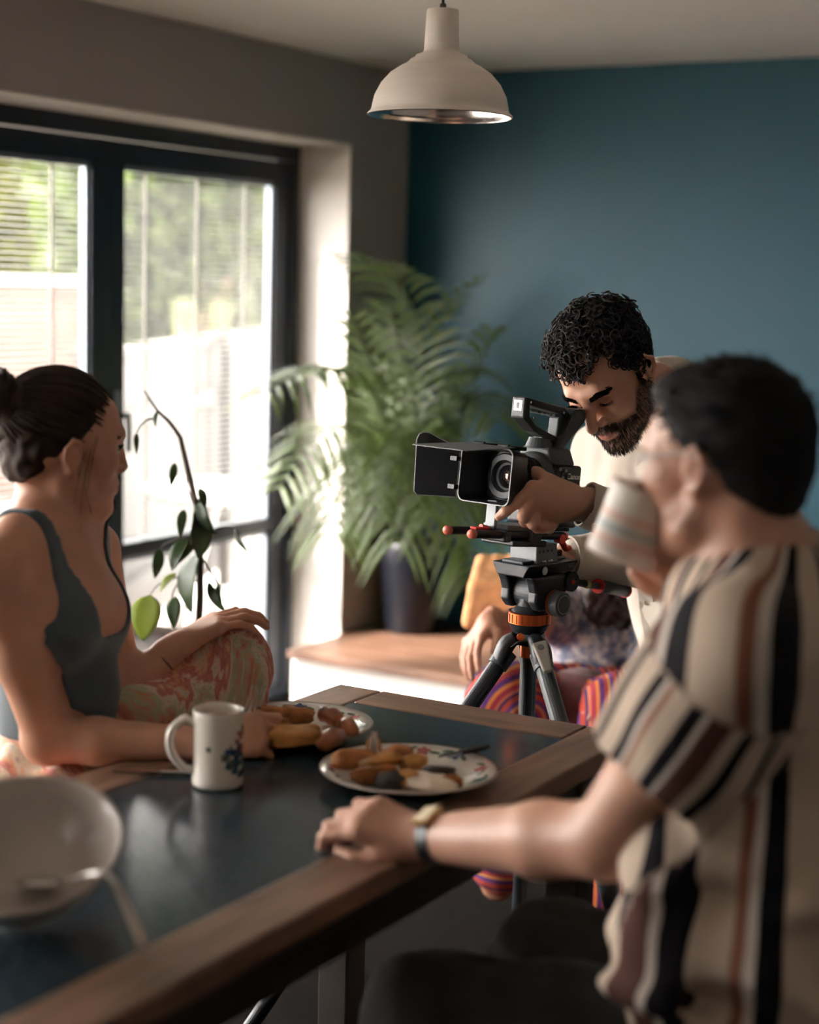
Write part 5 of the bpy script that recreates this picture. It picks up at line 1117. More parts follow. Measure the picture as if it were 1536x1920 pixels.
wf.chain([(pv + lf2 * .07, .095), (kn2, .060), (ft2, .045)], .03); wf.chain([(pv - lf2 * .07, .095), (kr2, .062), (fr2, .040)], .03); wf.chain([(fr2 - ZUP * .03, .034), (fr2 + fw2 * .09 - ZUP * .052, .026), (fr2 + fw2 * .15 - ZUP * .058, .02)], .02); wf.chain([(ft2 + ZUP * .0, .034), (ft2 + fw2 * .09 - ZUP * .02, .026), (ft2 + fw2 * .14 - ZUP * .026, .02)], .02)
# left hand resting over the knee
hb_ = wl; kt = at(395, 1166, 2.87)
AH = frame(at(432, 1158, 2.90) - wl, cv(-.35, .85, .35)); 
hand(wf, wl + AH[:, 0] * .008, AH, [(.25, .55, .35), (.22, .5, .35), (.22, .5, .35), (.25, .5, .35)], [(.045, .043, -.016), (.068, .056, -.026), (.088, .058, -.036)], sc=.93)
# right hand round the fork beside the mug
AR2 = frame(cv(.96, .12, -.25), cv(.15, .45, .88)); 
hand(wf, wr + AR2[:, 0] * .006, AR2, [(.7, 1.0, .6), (.8, 1.1, .6), (.9, 1.1, .6), (.9, 1.1, .6)], [(.045, .045, -.02), (.072, .045, -.03), (.092, .035, -.04)], sc=.92)
wtop = wf.copy()
sculpt(wf, 'body', m_skin2, wo, 2, {'lip': lip_attr(HA2, HO2, S2), 'stub': zero})
# ---- tank top: the body's own surface, pushed out and cut at neckline, armholes and waist
wtop.f -= .0045
X, Y, Z = wtop.coords()
def lin(p, n): n = np.asarray(n, float); return (X - p[0]) * n[0] + (Y - p[1]) * n[1] + (Z - p[2]) * n[2]
su = lin(nb2, lf2); sv = lin(nb2, fw2); sz = lin(nb2, ZUP)
strap = np.abs(np.abs(su) - .088) - .017            # two shoulder straps
front = sz + .155 - np.clip(((np.abs(su) / .074) ** 5) * .15, 0, .4)      # scooped front edge
back = sz + .09 - np.clip(((np.abs(su) / .078) ** 3) * .12, 0, .4)
low = np.where(sv > -.02, front, back)
arm = np.minimum(.30 - 0 * su, 1) 
armcut = (np.abs(su) - np.interp(sz.ravel(), [-.4, -.2, -.15, -.11, -.07, -.03, .1], [.30, .26, .17, .128, .112, .104, .102]).reshape(sz.shape))
reg = np.maximum(np.maximum(low * .8, armcut), sz - .05)
reg = np.maximum(reg, -(lin(wst, upb) + .055)); reg = np.maximum(reg, -.30 - 0 * su)
seg_r = lin(er, unit(sr - er)); 
def capsule(a, b, r):
    ba = b - a; t = np.clip(((X - a[0]) * ba[0] + (Y - a[1]) * ba[1] + (Z - a[2]) * ba[2]) / (ba @ ba), 0, 1); return np.sqrt((X - a[0] - t * ba[0]) ** 2 + (Y - a[1] - t * ba[1]) ** 2 + (Z - a[2] - t * ba[2]) ** 2) - r
wtop.f = np.maximum(wtop.f, reg.astype(np.float32))
for a, b in ((sr + (er - sr) * .22, er), (er, wr), (sl + (el - sl) * .28, el), (el, wl)): wtop.f = np.maximum(wtop.f, -capsule(a, b, .052).astype(np.float32))
wtop.f = np.maximum(wtop.f, -capsule(pv * .3 + kn2 * .7, kn2, .12).astype(np.float32))
wtop.f = np.maximum(wtop.f, capsule(nb2, wst, .185).astype(np.float32))
vt, qt = wtop.verts(2); vt, qt = cull_small(vt, qt, minfrac=.2); link('tank_top', np_mesh('tank_top', vt, qt), m_top, wo)
# ---- marbled wide trousers
m_pants = bpy.data.materials.new('marbled_print'); m_pants.use_nodes = True; nt = m_pants.node_tree; b = nt.nodes['Principled BSDF']; b.inputs['Roughness'].default_value = .8
tc = _n(nt, 'ShaderNodeTexCoord'); mp = _n(nt, 'ShaderNodeMapping'); mp.inputs['Scale'].default_value = (1, 1.6, 1); mp.inputs['Rotation'].default_value = (.3, .5, .9); nt.links.new(tc.outputs['Object'], mp.inputs['Vector'])
wv = _n(nt, 'ShaderNodeTexNoise'); wv.inputs['Scale'].default_value = 4.5; wv.inputs['Detail'].default_value = 9; wv.inputs['Roughness'].default_value = .66; wv.inputs['Distortion'].default_value = 1.0; nt.links.new(mp.outputs['Vector'], wv.inputs['Vector'])
rp = _n(nt, 'ShaderNodeValToRGB'); e = rp.color_ramp.elements
stops = [(.28, (0.046, 0.078, 0.078)), (.36, (0.341, 0.062, 0.093)), (.41, (0.558, 0.264, 0.155)), (.45, (0.372, 0.403, 0.264)), (.49, (0.651, 0.512, 0.372)), (.535, (0.419, 0.109, 0.109)), (.575, (0.620, 0.310, 0.171)), (.62, (0.558, 0.527, 0.419)), (.70, (0.264, 0.062, 0.109))]
while len(e) < len(stops): e.new(.5)
for i, (p, c) in enumerate(stops): e[i].position = p; e[i].color = (*c, 1)
nt.links.new(wv.outputs['Fac'], rp.inputs['Fac']); nt.links.new(rp.outputs['Color'], b.inputs['Base Color'])
pf_ = fbox([pv, kn2, kr2, ft2, fr2, wst], .17, .0048)
pf_.rc(wst - upb * .095, pv, .096, .125, .03); pf_.chain([(pv + lf2 * .07, .125), (pv * .45 + kn2 * .55, .108), (kn2 - ZUP * .004, .074), (kn2 * .5 + ft2 * .5, .088), (ft2 + ZUP * .03, .068)], .05); pf_.chain([(pv - lf2 * .07, .118), (kr2, .088), (fr2 + ZUP * .1, .075)], .05)
def folds2(p):
    d = unit(kn2 - pv); s1 = (p - kn2) @ d; n_ = (p - kn2) @ unit(np.cross(d, ZUP)); return .006 * np.sin(n_ * 75 + 10 * s1 + 1.5 * np.sin(s1 * 22)) * np.clip(.12 + -s1 * 5, 0, 1)
pf_.displace(folds2); pf_.wob(.004, 30, 9); 
sculpt(pf_, 'trousers', m_pants, wo, 2)
# ---- hair: swept back into a bun
cc2, cr2 = np.array([-.016, 0, .042]), np.array([.104, .081, .092])
hh2 = Field(HO2 - .24, HO2 + .2, .0036); hh2.local(HA2, HO2, S2).ell(cc2, cr2, .001); hh2.ell((-.06, 0, -.02), (.050, .064, .062), .03)
hh2.local(); hh2.half(HO2 + HA2 @ np.array([.070, 0, .066]) * S2, HA2 @ -unit([-.86, 0, 1]), .02); hh2.local(HA2, HO2, S2)
for s_ in (-1, 1): hh2.ell((-.004, s_ * .085, -.022), (.026, .020, .034), .008, 'sub')
hh2.ell((-.115, 0, .075), (.040, .045, .040), .02).local(); hh2.wob(.0022, 120, 4)
hair2 = sculpt(hh2, 'swept_back_hair', m_hair2, wo, 1)
g = np.random.default_rng(21); mb = MB(); bun = np.array([-.108, 0, .072])
def kp2(p): return p[2] > .060 + .80 * (p[0] - .072) and not (abs(p[1]) > .06 and -.034 < p[0] < .03 and p[2] < .012) and not (p[0] > .015 and p[2] < .035)
for p, n_ in scalp(HA2, HO2, S2, cc2, cr2 + .001, kp2, 1000, 22):
    q = np.linspace(0, 1, 14); d0 = (p - cc2) / cr2; d1 = unit((bun - cc2) / cr2); th = math.acos(np.clip(d0 @ d1, -1, 1)); up_ = g.uniform(.99, 1.05)
    if th < .2: continue
    d = (np.sin((1 - q) * th)[:, None] * d0 + np.sin(q * th)[:, None] * d1) / math.sin(th); P = cc2 + d * cr2 * (1 + (up_ - 1) * np.sin(q * 3.14))[:, None]
    mb.tube(HO2 + (P * S2) @ HA2.T, np.interp(q, [0, .3, 1], [.0008, .0024, .0016]), 4, cap=False)
for i in range(90):       # coils of the bun
    q = np.linspace(0, 1, 18); a0 = g.uniform(0, 6.3); tilt = g.uniform(-.8, .8); r = g.uniform(.030, .046); a = a0 + q * g.uniform(2.5, 5)
    e1 = unit([g.normal() * .3, 1, g.normal() * .4]); e2 = unit(np.cross(e1, [1, .1 * g.normal(), tilt])); P = np.array([-.118, 0, .078]) + r * (np.cos(a)[:, None] * e1 + np.sin(a)[:, None] * e2) + np.array([-.012, 0, .01]) * g.uniform(-1, 1)
    mb.tube(HO2 + (P * S2) @ HA2.T, np.interp(q, [0, .5, 1], [.0012, .0032, .0010]), 5, cap=False)
for i in range(9):       # loose wisps
    s_ = -1 if i < 7 else 1; q = np.linspace(0, 1, 12); x0 = .012 + .004 * (i % 7); p0 = np.array([x0, s_ * .072, g.uniform(.0, .03)]); p1 = np.array([x0 - .008 + g.normal() * .006, s_ * (.064 + g.normal() * .004), -.05]); p2 = np.array([x0 - .004 + g.normal() * .01, s_ * .058, g.uniform(-.14, -.09)])
    mb.tube(HO2 + (bez([p0, p1, p2], 12) * S2) @ HA2.T, .0004, 4, cap=False)
o = mb.build('hair_strands', m_hair2, hair2, smooth=True); o['kind'] = 'stuff'
for s_ in (-1, 1):
    mbe = MB(); mbl = MB()
    for i in range(90):
        u = g.uniform(0, 1); p = np.array([np.interp(u, [0, .5, 1], [.0995, .096, .076]), s_ * np.interp(u, [0, .5, 1], [.014, .030, .052]), np.interp(u, [0, .5, 1], [.022, .031, .027]) + g.normal() * .0014]); q = np.linspace(0, 1, 4)
        mbe.tube(HO2 + ((p + unit([-.05, s_ * .8, .3 - .6 * u]) * (.009 * q)[:, None]) * S2) @ HA2.T, [.0009, .0008, .0006, .0002], 3, cap=False)
    for i in range(30):
        u = i / 29; p = np.array([np.interp(u, [0, .5, 1], [.084, .0905, .081]), s_ * np.interp(u, [0, .5, 1], [.018, .031, .046]), np.interp(u, [0, .5, 1], [.002, .006, .002])]); q = np.linspace(0, 1, 4)
        mbl.tube(HO2 + ((p + unit([.8, s_ * .3, .3]) * (.009 * q)[:, None] + np.array([0, 0, .004]) * (q ** 2)[:, None]) * S2) @ HA2.T, [.0007, .0006, .0004, .0001], 3, cap=False)
    for m_, nm in ((mbe, 'eyebrow'), (mbl, 'eyelashes')): o = m_.build(nm, m_hair2, wo); o['kind'] = 'stuff'
    ey = HO2 + HA2 @ (np.array([.0775, s_ * .032, -.0005]) * S2); MB().blob(ey, (.0118, .0118, .0118), None, 0, 1, 0, 20, 14).build('eyeball', mat('eye_white', (.7, .66, .62), .15), wo, smooth=True)
    MB().blob(ey + HA2 @ np.array([.0086, 0, 0]), (.0035, .0052, .0052), HA2, 0, 1, 0, 16, 10).build('iris', mat('brown_iris', (.03, .016, .010), .1), wo, smooth=True)
m_sil = mat('silver_beads', (.5, .46, .42), .25, metal=1.0); ax = unit(wl - el)
for k, (d, r) in enumerate(((.030, .0265), (.058, .029))):
    c_ = wl - ax * d; x_ = unit(np.cross(ax, ZUP)); y_ = np.cross(ax, x_); a = np.linspace(0, 6.283, 33)
    MB().tube(c_ + r * (np.cos(a)[:, None] * x_ + np.sin(a)[:, None] * y_), .0018 if k == 0 else .0016, 6, cap=False).build('bracelet', m_sil, wo, smooth=True)
    if k == 1:
        for q in a[:-1:2]: MB().blob(c_ + r * (math.cos(q) * x_ + math.sin(q) * y_), (.0034,) * 3, None, 0, 1, 0, 8, 6).build('bead', m_sil, wo, smooth=True)
fk0 = wr + AR2 @ np.array([.07, .03, -.012]); fork(fk0 + unit(fk0 - at(485, 1288, 2.70)) * .05, at(486, 1288, 2.72), F, 'steel fork held tines up beside the mug', m_steel)
# ================================================================== striped shirt man drinking
HA3 = frame(cv(-.74, .045, -.67), cv(.02, .998, .058)); HO3 = at(1358, 872, 2.06); S3 = .98
m_skin3 = skin_mat('skin_fair', (.55, .30, .21)); m_hair3 = mat('short_black_hair', (.008, .007, .008), .75, spec=.2)
mn = thing('person', (*at(1440, 1800, 2.0)[:2], 0), 'man in striped short sleeved shirt drinking from a mug', 'person')
nb3 = at(1425, 1098, 2.07); s3l = at(1385, 1235, 1.90); s3r = at(1560, 1190, 2.26); c3 = at(1470, 1330, 2.08); w3 = at(1480, 1640, 2.05); p3 = np.array([*at(1480, 1700, 2.02)[:2], .58])
e3l = at(1135, 1575, 2.03); wr3 = at(800, 1572, 2.245); e3r = at(1400, 1290, 2.33); w3r = at(1345, 1100, 2.21)
k3l = np.array([*(at(820, 1700, 2.2)[:2]), .56]); k3r = k3l + np.array([.05, .26, 0]); f3l = np.array([k3l[0] + .06, k3l[1], .07]); f3r = np.array([k3r[0] + .06, k3r[1], .07])
mf = fbox([HO3, nb3, s3l, s3r, c3, w3, p3, e3l, wr3, e3r, w3r, k3l, k3r, f3l, f3r], .17, .0048)
head(mf, HA3, HO3, S3, 1.0, nostril=False)
mf.rc(HO3 + HA3 @ np.array([-.035, 0, -.055]), nb3, .058, .066, .02); mf.chain([(nb3, .07), (c3, .13), (w3, .125), (p3, .14)], .05); mf.chain([(s3l, .058), (nb3, .062), (s3r, .058)], .05)
mf.chain([(s3l, .062), (s3l * .5 + e3l * .5, .055), (e3l, .046)], .02); mf.chain([(e3l, .046), (e3l * .68 + wr3 * .32, .047), (wr3, .030)], .015); mf.ell(e3l + unit(e3l - wr3) * .015, (.036, .036, .036), .02)
mf.chain([(s3r, .056), (e3r, .044), (w3r, .030)], .02)
mf.chain([(p3, .10), (k3l, .062), (f3l, .045)], .03); mf.chain([(p3 + np.array([0, .16, 0]), .10), (k3r, .062), (f3r, .045)], .03)
A3 = frame(at(640, 1520, 2.27) - wr3, cv(.1, .78, .62))     # left hand lying on the table, fingers curled under
hand(mf, wr3 + A3[:, 0] * .004, A3, [(.5, 1.0, .6), (.6, 1.1, .7), (.6, 1.2, .7), (.5, 1.1, .7)], [(.045, -.0, -.0), (.05, .0, -.02), (.06, .0, -.03)] if False else [(.048, .044, -.018), (.078, .050, -.026), (.102, .040, -.030)])
MUGC = at(1180, 1000, 2.13)
A3r = frame(at(1262, 1040, 2.17) - w3r, cv(.45, -.2, .6)); 
hand(mf, w3r + A3r[:, 0] * .002, A3r, [(.6, 1.1, .7), (.65, 1.1, .7), (.7, 1.1, .7), (.7, 1.1, .7)], [(.045, .043, -.018), (.075, .048, -.03), (.095, .04, -.04)])
sculpt(mf, 'body', m_skin3, mn, 2, {'lip': lip_attr(HA3, HO3, S3), 'stub': lambda v: beard_attr(HA3, HO3, S3, .22)(v)})
# hair
c3h, r3h = np.array([-.014, 0, .044]), np.array([.106, .083, .088])
h3 = Field(HO3 - .2, HO3 + .2, .004); h3.local(HA3, HO3, S3).ell(c3h, r3h, .001); h3.ell((-.055, 0, -.015), (.054, .066, .07), .03); h3.ell((.050, 0, .090), (.045, .05, .030), .03)
for s_ in (-1, 1): h3.chain([((.018, s_ * .066, .02), .014), ((.012, s_ * .070, -.018), .009)], .015)
h3.local(); h3.half(HO3 + HA3 @ np.array([.076, 0, .066]) * S3, HA3 @ -unit([-.84, 0, 1]), .02); h3.local(HA3, HO3, S3)
for s_ in (-1, 1): h3.ell((-.010, s_ * .088, -.014), (.020, .020, .034), .008, 'sub')
h3.local(); h3.wob(.0015, 130, 6); hair3 = sculpt(h3, 'short_hair', m_hair3, mn, 1)
g = np.random.default_rng(31); mb = MB()
def kp3(p): return p[2] > .062 + .84 * (p[0] - .076) and not (abs(p[1]) > .06 and -.03 < p[0] < .02 and p[2] < .025)
for p, n_ in scalp(HA3, HO3, S3, c3h, r3h - .002, kp3, 900, 33):
    q = np.linspace(0, 1, 6); L = .022 if p[2] > .06 else .010; d = unit(n_ * .5 + np.array([.6, 0, .1]) + g.normal(size=3) * .25); P = p + d * (L * q)[:, None] - n_ * (L * .35 * q * q)[:, None]
    mb.tube(HO3 + (P * S3) @ HA3.T, [.0018, .0017, .0015, .0012, .0008, .0003], 4, cap=False)
o = mb.build('hair_strands', m_hair3, hair3, smooth=True); o['kind'] = 'stuff'
# spectacles
gl3 = thing('spectacles', HO3 + HA3 @ np.array([.1, 0, 0]), 'thin clear framed spectacles worn by the striped shirt man', 'glasses'); m_gf = mat('clear_acetate', (.55, .5, .46), .15, spec=.6)
for s_ in (-1, 1):
    a = np.linspace(0, 6.283, 33); P = np.stack([.110 - .010 * np.abs(np.cos(a) * .026 + .034) / .05, s_ * (.034 + .027 * np.cos(a)), -.002 + .022 * np.sin(a)], 1)
    MB().tube(HO3 + (P * S3) @ HA3.T, .0018, 6, cap=False).build('rim', m_gf, gl3, smooth=True)
    MB().put(HO3 + (P[:-1] * S3) @ HA3.T, [tuple(range(32))]).build('lens', m_glass, gl3)
    MB().tube(HO3 + (bez([(.098, s_ * .062, .006), (.05, s_ * .079, .012), (.0, s_ * .084, .014), (-.02, s_ * .084, .004), (-.03, s_ * .083, -.012)], 20) * S3) @ HA3.T, .0020, 6).build('temple', m_gf, gl3, smooth=True)
MB().tube(HO3 + (bez([(.106, -.009, .002), (.113, 0, .006), (.106, .009, .002)], 8) * S3) @ HA3.T, .0016, 6).build('bridge', m_gf, gl3, smooth=True)
# ---- striped shirt: a coordinate runs round body and sleeve, so stripes follow the cloth
cream, brn, blk, wht, rst = (.60, .48, .38), (.11, .050, .040), (.012, .010, .014), (.68, .60, .54), (.28, .12, .075)
ST3 = [(0, cream), (.15, blk), (.24, cream), (.33, brn), (.49, wht), (.53, blk), (.64, cream), (.79, rst), (.84, wht), (.88, blk), (.97, cream)]
m_stripe = ramp_mat('striped_viscose', ST3, 'su', .8, bump=.2, distort=.02, dscale=9)
tq3 = fbox([nb3, s3l, s3r, c3, w3, p3, e3l * .55 + s3l * .45], .22, .005)
tq3.chain([(nb3 + ZUP * -.03, .092), (c3, .158), (w3, .152), (p3 - ZUP * .0, .17)], .05); tq3.chain([(s3l, .084), (nb3 - ZUP * .012, .080), (s3r, .084)], .06)
hem = s3l * .42 + e3l * .58
tqS = tq3.copy(); tqS.f[:] = 1.0; tqS.chain([(s3l + unit(s3l - e3l) * .02, .075), (s3l * .7 + e3l * .3, .086), (hem + (hem - s3l) * .3, .086)], .03); tqS.half(hem, unit(hem - s3l), .006)
hh_ = np.maximum(.05 - np.abs(tq3.f - tqS.f), 0) / .05; tq3.f = (np.minimum(tq3.f, tqS.f) - hh_ * hh_ * .05 * .25).astype(np.float32)
tq3.chain([(s3r, .08), (s3r * .45 + e3r * .55, .074)], .05)
fd3 = unit(np.cross(unit(s3l - s3r), ZUP)); fd3 = unit(np.array([-1.0, .25, 0]))
wv1 = at(1240, 1600, 1.93)
tq3.ell(at(1255, 1640, 1.98), (.055, .06, .09), .04); tq3.ell(at(1240, 1790, 1.98), (.07, .07, .08), .04)
def folds3(p):
    z = p[:, 2]; low = np.clip((.95 - z) / .25, 0, 1); s1 = p @ unit([.3, .9, 0.])
    return low * .013 * np.sin(s1 * 48 + 3.5 * np.sin(z * 26)) + .005 * np.sin(s1 * 33 + 7 * z) + low * .008 * np.sin(z * 60 + 4 * np.sin(s1 * 20))
tq3.displace(folds3, .04); tq3.wob(.005, 22, 12)
_n3 = unit(HO3 + HA3 @ np.array([-.035, 0, -.055]) - nb3); tq3.rc(nb3 + _n3 * .055, nb3 + _n3 * .26, .072, .13, .012, 'sub'); tq3.rc(nb3 + fd3 * .05 + _n3 * .045, nb3 + fd3 * .15 - _n3 * .005, .062, .05, .02, 'sub')
axA = unit(e3l - s3l); eA = unit(np.cross(axA, -F)); eB = np.cross(axA, eA)
def stripe_u(v):
    d = v - s3l; t = d @ axA; a = np.arctan2((d @ eB), (d @ eA)); ua = a * .085 / .30
    lat = unit(s3l - s3r); lat = unit(np.array([lat[0], lat[1], 0])); dt = v - c3; ub = np.arctan2(dt @ lat, dt @ np.array([fd3[0], fd3[1], 0])) * .155 / .30
    rad = np.linalg.norm(d - t[:, None] * axA, axis=1); w_ = np.clip(((rad < .105) * (t - .015)) / .03, 0, 1) * (rad < .13)
    return np.where(w_ > .5, ua * 2.0 + .33, ub * 1.7 + .1) + 4
shirt3 = sculpt(tq3, 'striped_shirt', m_stripe, mn, 2, {'su': stripe_u})
# collar lying open
nk3 = unit(HO3 + HA3 @ np.array([-.035, 0, -.055]) - nb3); fr3 = unit(fd3 - nk3 * (fd3 @ nk3)); lf3 = np.cross(nk3, fr3); rows = [[], [], [], []]
for a in np.linspace(-2.5, 2.5, 25):
    d = -fr3 * math.cos(a) + lf3 * math.sin(a); o_ = abs(a) / 2.5; c_ = nb3 - nk3 * (.006 + .03 * o_ ** 2)
    rows[0].append(c_ + d * .078); rows[1].append(c_ + d * .077 + nk3 * .030); rows[2].append(c_ + d * .086 + nk3 * .026); rows[3].append(c_ + d * (.115 + .01 * o_) - nk3 * (.012 + .03 * o_ ** 2))
strip(rows, 'collar', mat('cream_viscose', cream, .8), shirt3, .003)
# ---- trousers
m_tr = mat('charcoal_trousers', (.008, .0075, .007), .9, var=.15, vscale=30)
t3 = fbox([p3, k3l, k3r, f3l, f3r], .2, .007); t3.rc(p3 - ZUP * .01, p3 + np.array([0, .16, -.01]), .15, .15, .03); t3.chain([(p3, .125), (k3l, .088), (f3l + ZUP * .03, .07)], .04); t3.chain([(p3 + np.array([0, .16, 0]), .12), (k3r, .088), (f3r + ZUP * .03, .07)], .04)
t3.wob(.004, 30, 14); t3.half(f3l - ZUP * .02, -ZUP, .004); sculpt(t3, 'trousers', m_tr, mn, 1)
for f_ in (f3l, f3r): MB().blob(f_ + np.array([-.06, 0, -.025]), (.135, .048, .045), None, .03, 2, 3, 24, 16, .85).build('shoe', m_blk, mn, smooth=True)
# wristwatch and ring
ax = unit(wr3 - e3l); wc = wr3 - ax * .022; bk = unit(A3[:, 2] - ax * (A3[:, 2] @ ax))
watch = thing('wristwatch', wc, 'gold faced wristwatch with black strap on the forearm', 'watch')
auto(band(wc, ax, .0315, .0315, bk, .020, 'strap', m_blk, watch, .003, 40), 50)
Aw3 = np.stack([ax, np.cross(bk, ax), bk], 1); MB(Aw3, wc).prism(rrect(.015, .019, .004), .031, .040).build('watch_case', mat('gold_case', (.62, .42, .2), .25, metal=.9), watch, bevel=.002)
MB(Aw3, wc).prism(rrect(.011, .015, .003), .0401, .0406).build('watch_face', mat('cream_dial', (.75, .62, .42), .3), watch)
# mug at his mouth, banded in soft colours
m_mug2 = ramp_mat('banded_stoneware', [(0, (.66, .60, .55)), (.16, (.62, .56, .52)), (.26, (.60, .36, .28)), (.31, (.62, .56, .51)), (.42, (.34, .40, .40)), (.48, (.62, .57, .52)), (.58, (.62, .40, .31)), (.65, (.66, .61, .56)), (.8, (.68, .63, .58))], 'hz', .3, 'LINEAR')
mup = unit(cv(.42, .80, .16)); m2A = frame(cv(.9, -.35, .2), mup); m2c = at(1162, 1048, 2.12)
mg2 = mug(m2c, m2A, .0425, .094, 'banded stoneware mug raised to the drinking man', m_mug2, None, .6)
for ch_ in mg2.children:
    me = ch_.data; vv = np.array([x.co[:] for x in me.vertices]); a_ = me.attributes.new('hz', 'FLOAT', 'POINT'); a_.data.foreach_set('value', np.clip(((vv - m2c) @ m2A[:, 2]) / .094, 0.001, .999).astype(np.float32))
# ================================================================== seats at the table
def stool(c, zt, label, r=.17):
    t = thing('stool', (c[0], c[1], 0), label, 'stool')
    MB(None, (c[0], c[1], 0)).lathe([(.0001, zt - .035), (r * .93, zt - .035), (r, zt - .02), (r * .98, zt), (.0001, zt)], 40).build('seat', m_darkwood, t, smooth=False)
    for i in range(4):
        a = i * math.pi / 2 + .78; d = np.array([math.cos(a), math.sin(a), 0])
        MB().cyl(np.array([c[0], c[1], zt - .035]) + d * r * .7, np.array([c[0], c[1], 0]) + d * r * 1.05, .016, .013, 14).build('leg', m_darkwood, t, smooth=False)
    a = np.linspace(0, 6.283, 5) + .78; P = np.stack([c[0] + r * .9 * np.cos(a), c[1] + r * .9 * np.sin(a), np.full(5, zt * .4)], 1)
    for i in range(4): MB().cyl(P[i], P[i + 1], .009, seg=10).build('stretcher', m_darkwood, t)
stool((pv[0], pv[1]), .49, 'dark wooden stool under the woman in the tank top', .2)
stool((p3[0], p3[1] + .07), .425, 'dark wooden stool under the man in the striped shirt', .2)
# ================================================================== sofa corner and the person sitting low behind the tripod
m_sofa = mat('beige_linen', (.40, .30, .20), .9, var=.08, vscale=20, bump=.2, bscale=300)
sc0 = at(1180, 1000, 4.75); SY = ly0 - .02; SX0, SX1 = -1.98, -.4
sofa = thing('sofa', ((SX0 + SX1) / 2, SY - .4, 0), 'low beige linen sofa behind the camera operator', 'sofa')
MB().box((SX0, SY - .80, .06), (SX1, SY, .20)).build('base', m_sofa, sofa, bevel=.02, bseg=3)
for i in range(2):
    x0 = SX0 + .16 + i * (SX1 - SX0 - .32) / 2; MB().box((x0 + .004, SY - .82, .20), (x0 + (SX1 - SX0 - .32) / 2 - .004, SY - .18, .32)).build('seat_cushion', m_sofa, sofa, bevel=.035, bseg=4)
MB().box((SX0 + .02, SY - .2, .2), (SX1 - .02, SY, .80)).build('backrest', m_sofa, sofa, bevel=.05, bseg=4)
for x in (SX0, SX1 - .16): MB().box((x, SY - .80, .2), (x + .16, SY - .2, .46)).build('armrest', m_sofa, sofa, bevel=.04, bseg=4)
for x in (SX0 + .06, SX1 - .06):
    for y in (SY - .72, SY - .06): MB().cyl((x, y, 0), (x, y, .07), .02, .025, 12).build('leg', m_darkwood, sofa)
# peach knitted throw over the arm end
m_throw = mat('peach_knit', (.72, .36, .16), .9, var=.25, vscale=25, bump=.4, bscale=160)
tf_ = fbox([at(930, 1060, 4.55), at(970, 1150, 4.5)], .2, .006)
for i in range(7):
    x = 895 + i * 15; tf_.chain([(at(905 + i * 14, 1052 + (i % 2) * 3, 4.5), .020), (at(x, 1100, 4.44), .024), (at(x - 14 + i * 3, 1165, 4.42), .022)], .007)
o = sculpt(tf_, 'knitted_throw', m_throw, None, 1); tag(o, 'peach knitted throw hanging beside the palm pot', 'throw')
m_fl = bpy.data.materials.new('blue_grey_floral'); m_fl.use_nodes = True; nt = m_fl.node_tree; b = nt.nodes['Principled BSDF']; b.inputs['Roughness'].default_value = .85
tc = _n(nt, 'ShaderNodeTexCoord'); nz = _n(nt, 'ShaderNodeTexNoise'); nz.inputs['Scale'].default_value = 42; nz.inputs['Detail'].default_value = 3; nt.links.new(tc.outputs['Object'], nz.inputs['Vector'])
rp = _n(nt, 'ShaderNodeValToRGB'); e = rp.color_ramp.elements; e[0].position = .38; e[0].color = (.09, .11, .17, 1); e[1].position = .62; e[1].color = (.46, .40, .38, 1); e.new(.5).color = (.22, .21, .26, 1)
nt.links.new(nz.outputs['Fac'], rp.inputs['Fac']); nt.links.new(rp.outputs['Color'], b.inputs['Base Color'])
m_skin4 = skin_mat('skin_warm', (.42, .20, .125)); m_hair4 = mat('brown_curls', (.028, .015, .011), .5, var=.4, vscale=30)
ps = thing('person', (*at(1120, 1330, 4.5)[:2], 0), 'person in blue grey floral shirt sitting low on the sofa', 'person')
hd4 = at(1168, 1032, 4.42); HA4 = frame(cv(-.35, -.35, .85), cv(-.05, .9, .4)); n4 = at(1145, 1108, 4.46); q1 = at(1052, 1150, 4.42); q2 = at(1215, 1150, 4.42); c4 = at(1125, 1215, 4.46); pe4 = np.array([*at(1125, 1320, 4.5)[:2], .43])
e1 = at(1005, 1168, 4.28); w1 = at(915, 1168, 4.12); e2 = at(1235, 1262, 4.26); w2 = at(1196, 1302, 4.05); ka = at(945, 1318, 4.10); kb = at(1165, 1338, 3.98); fa_ = np.array([*ka[:2], .07]); fb_ = np.array([*kb[:2], .07])
f4 = fbox([hd4, n4, q1, q2, c4, pe4, e1, w1, e2, w2, ka, kb, fa_, fb_], .17, .005)
head(f4, HA4, hd4, .92, .95); f4.rc(hd4 + HA4 @ np.array([-.03, 0, -.05]), n4, .048, .054, .02); f4.chain([(n4, .05), (c4, .11), (pe4, .12)], .05); f4.chain([(q1, .05), (n4, .05), (q2, .05)], .04)
f4.chain([(q1, .048), (e1, .038), (e1 * .6 + w1 * .4, .036), (w1, .025)], .02); f4.chain([(q2, .046), (e2, .038), (w2, .025)], .02); f4.chain([(pe4, .09), (ka, .058), (fa_, .042)], .03); f4.chain([(pe4, .09), (kb, .058), (fb_, .042)], .03)
A4 = frame(at(888, 1205, 4.06) - w1, cv(-.75, .3, .6)); hand(f4, w1, A4, [(.25, .3, .2), (.3, .35, .2), (.35, .4, .25), (.4, .4, .25)], [(.045, .043, -.018), (.075, .050, -.028), (.1, .05, -.036)])
A5 = frame(at(1130, 1305, 3.96) - w2, cv(.1, .9, .3)); hand(f4, w2, A5, [(.3, .4, .3), (.3, .4, .3), (.3, .4, .3), (.3, .4, .3)], [(.045, .043, -.018), (.075, .050, -.028), (.1, .05, -.036)])
sculpt(f4, 'body', m_skin4, ps, 1, {'lip': lip_attr(HA4, hd4, .92), 'stub': zero})
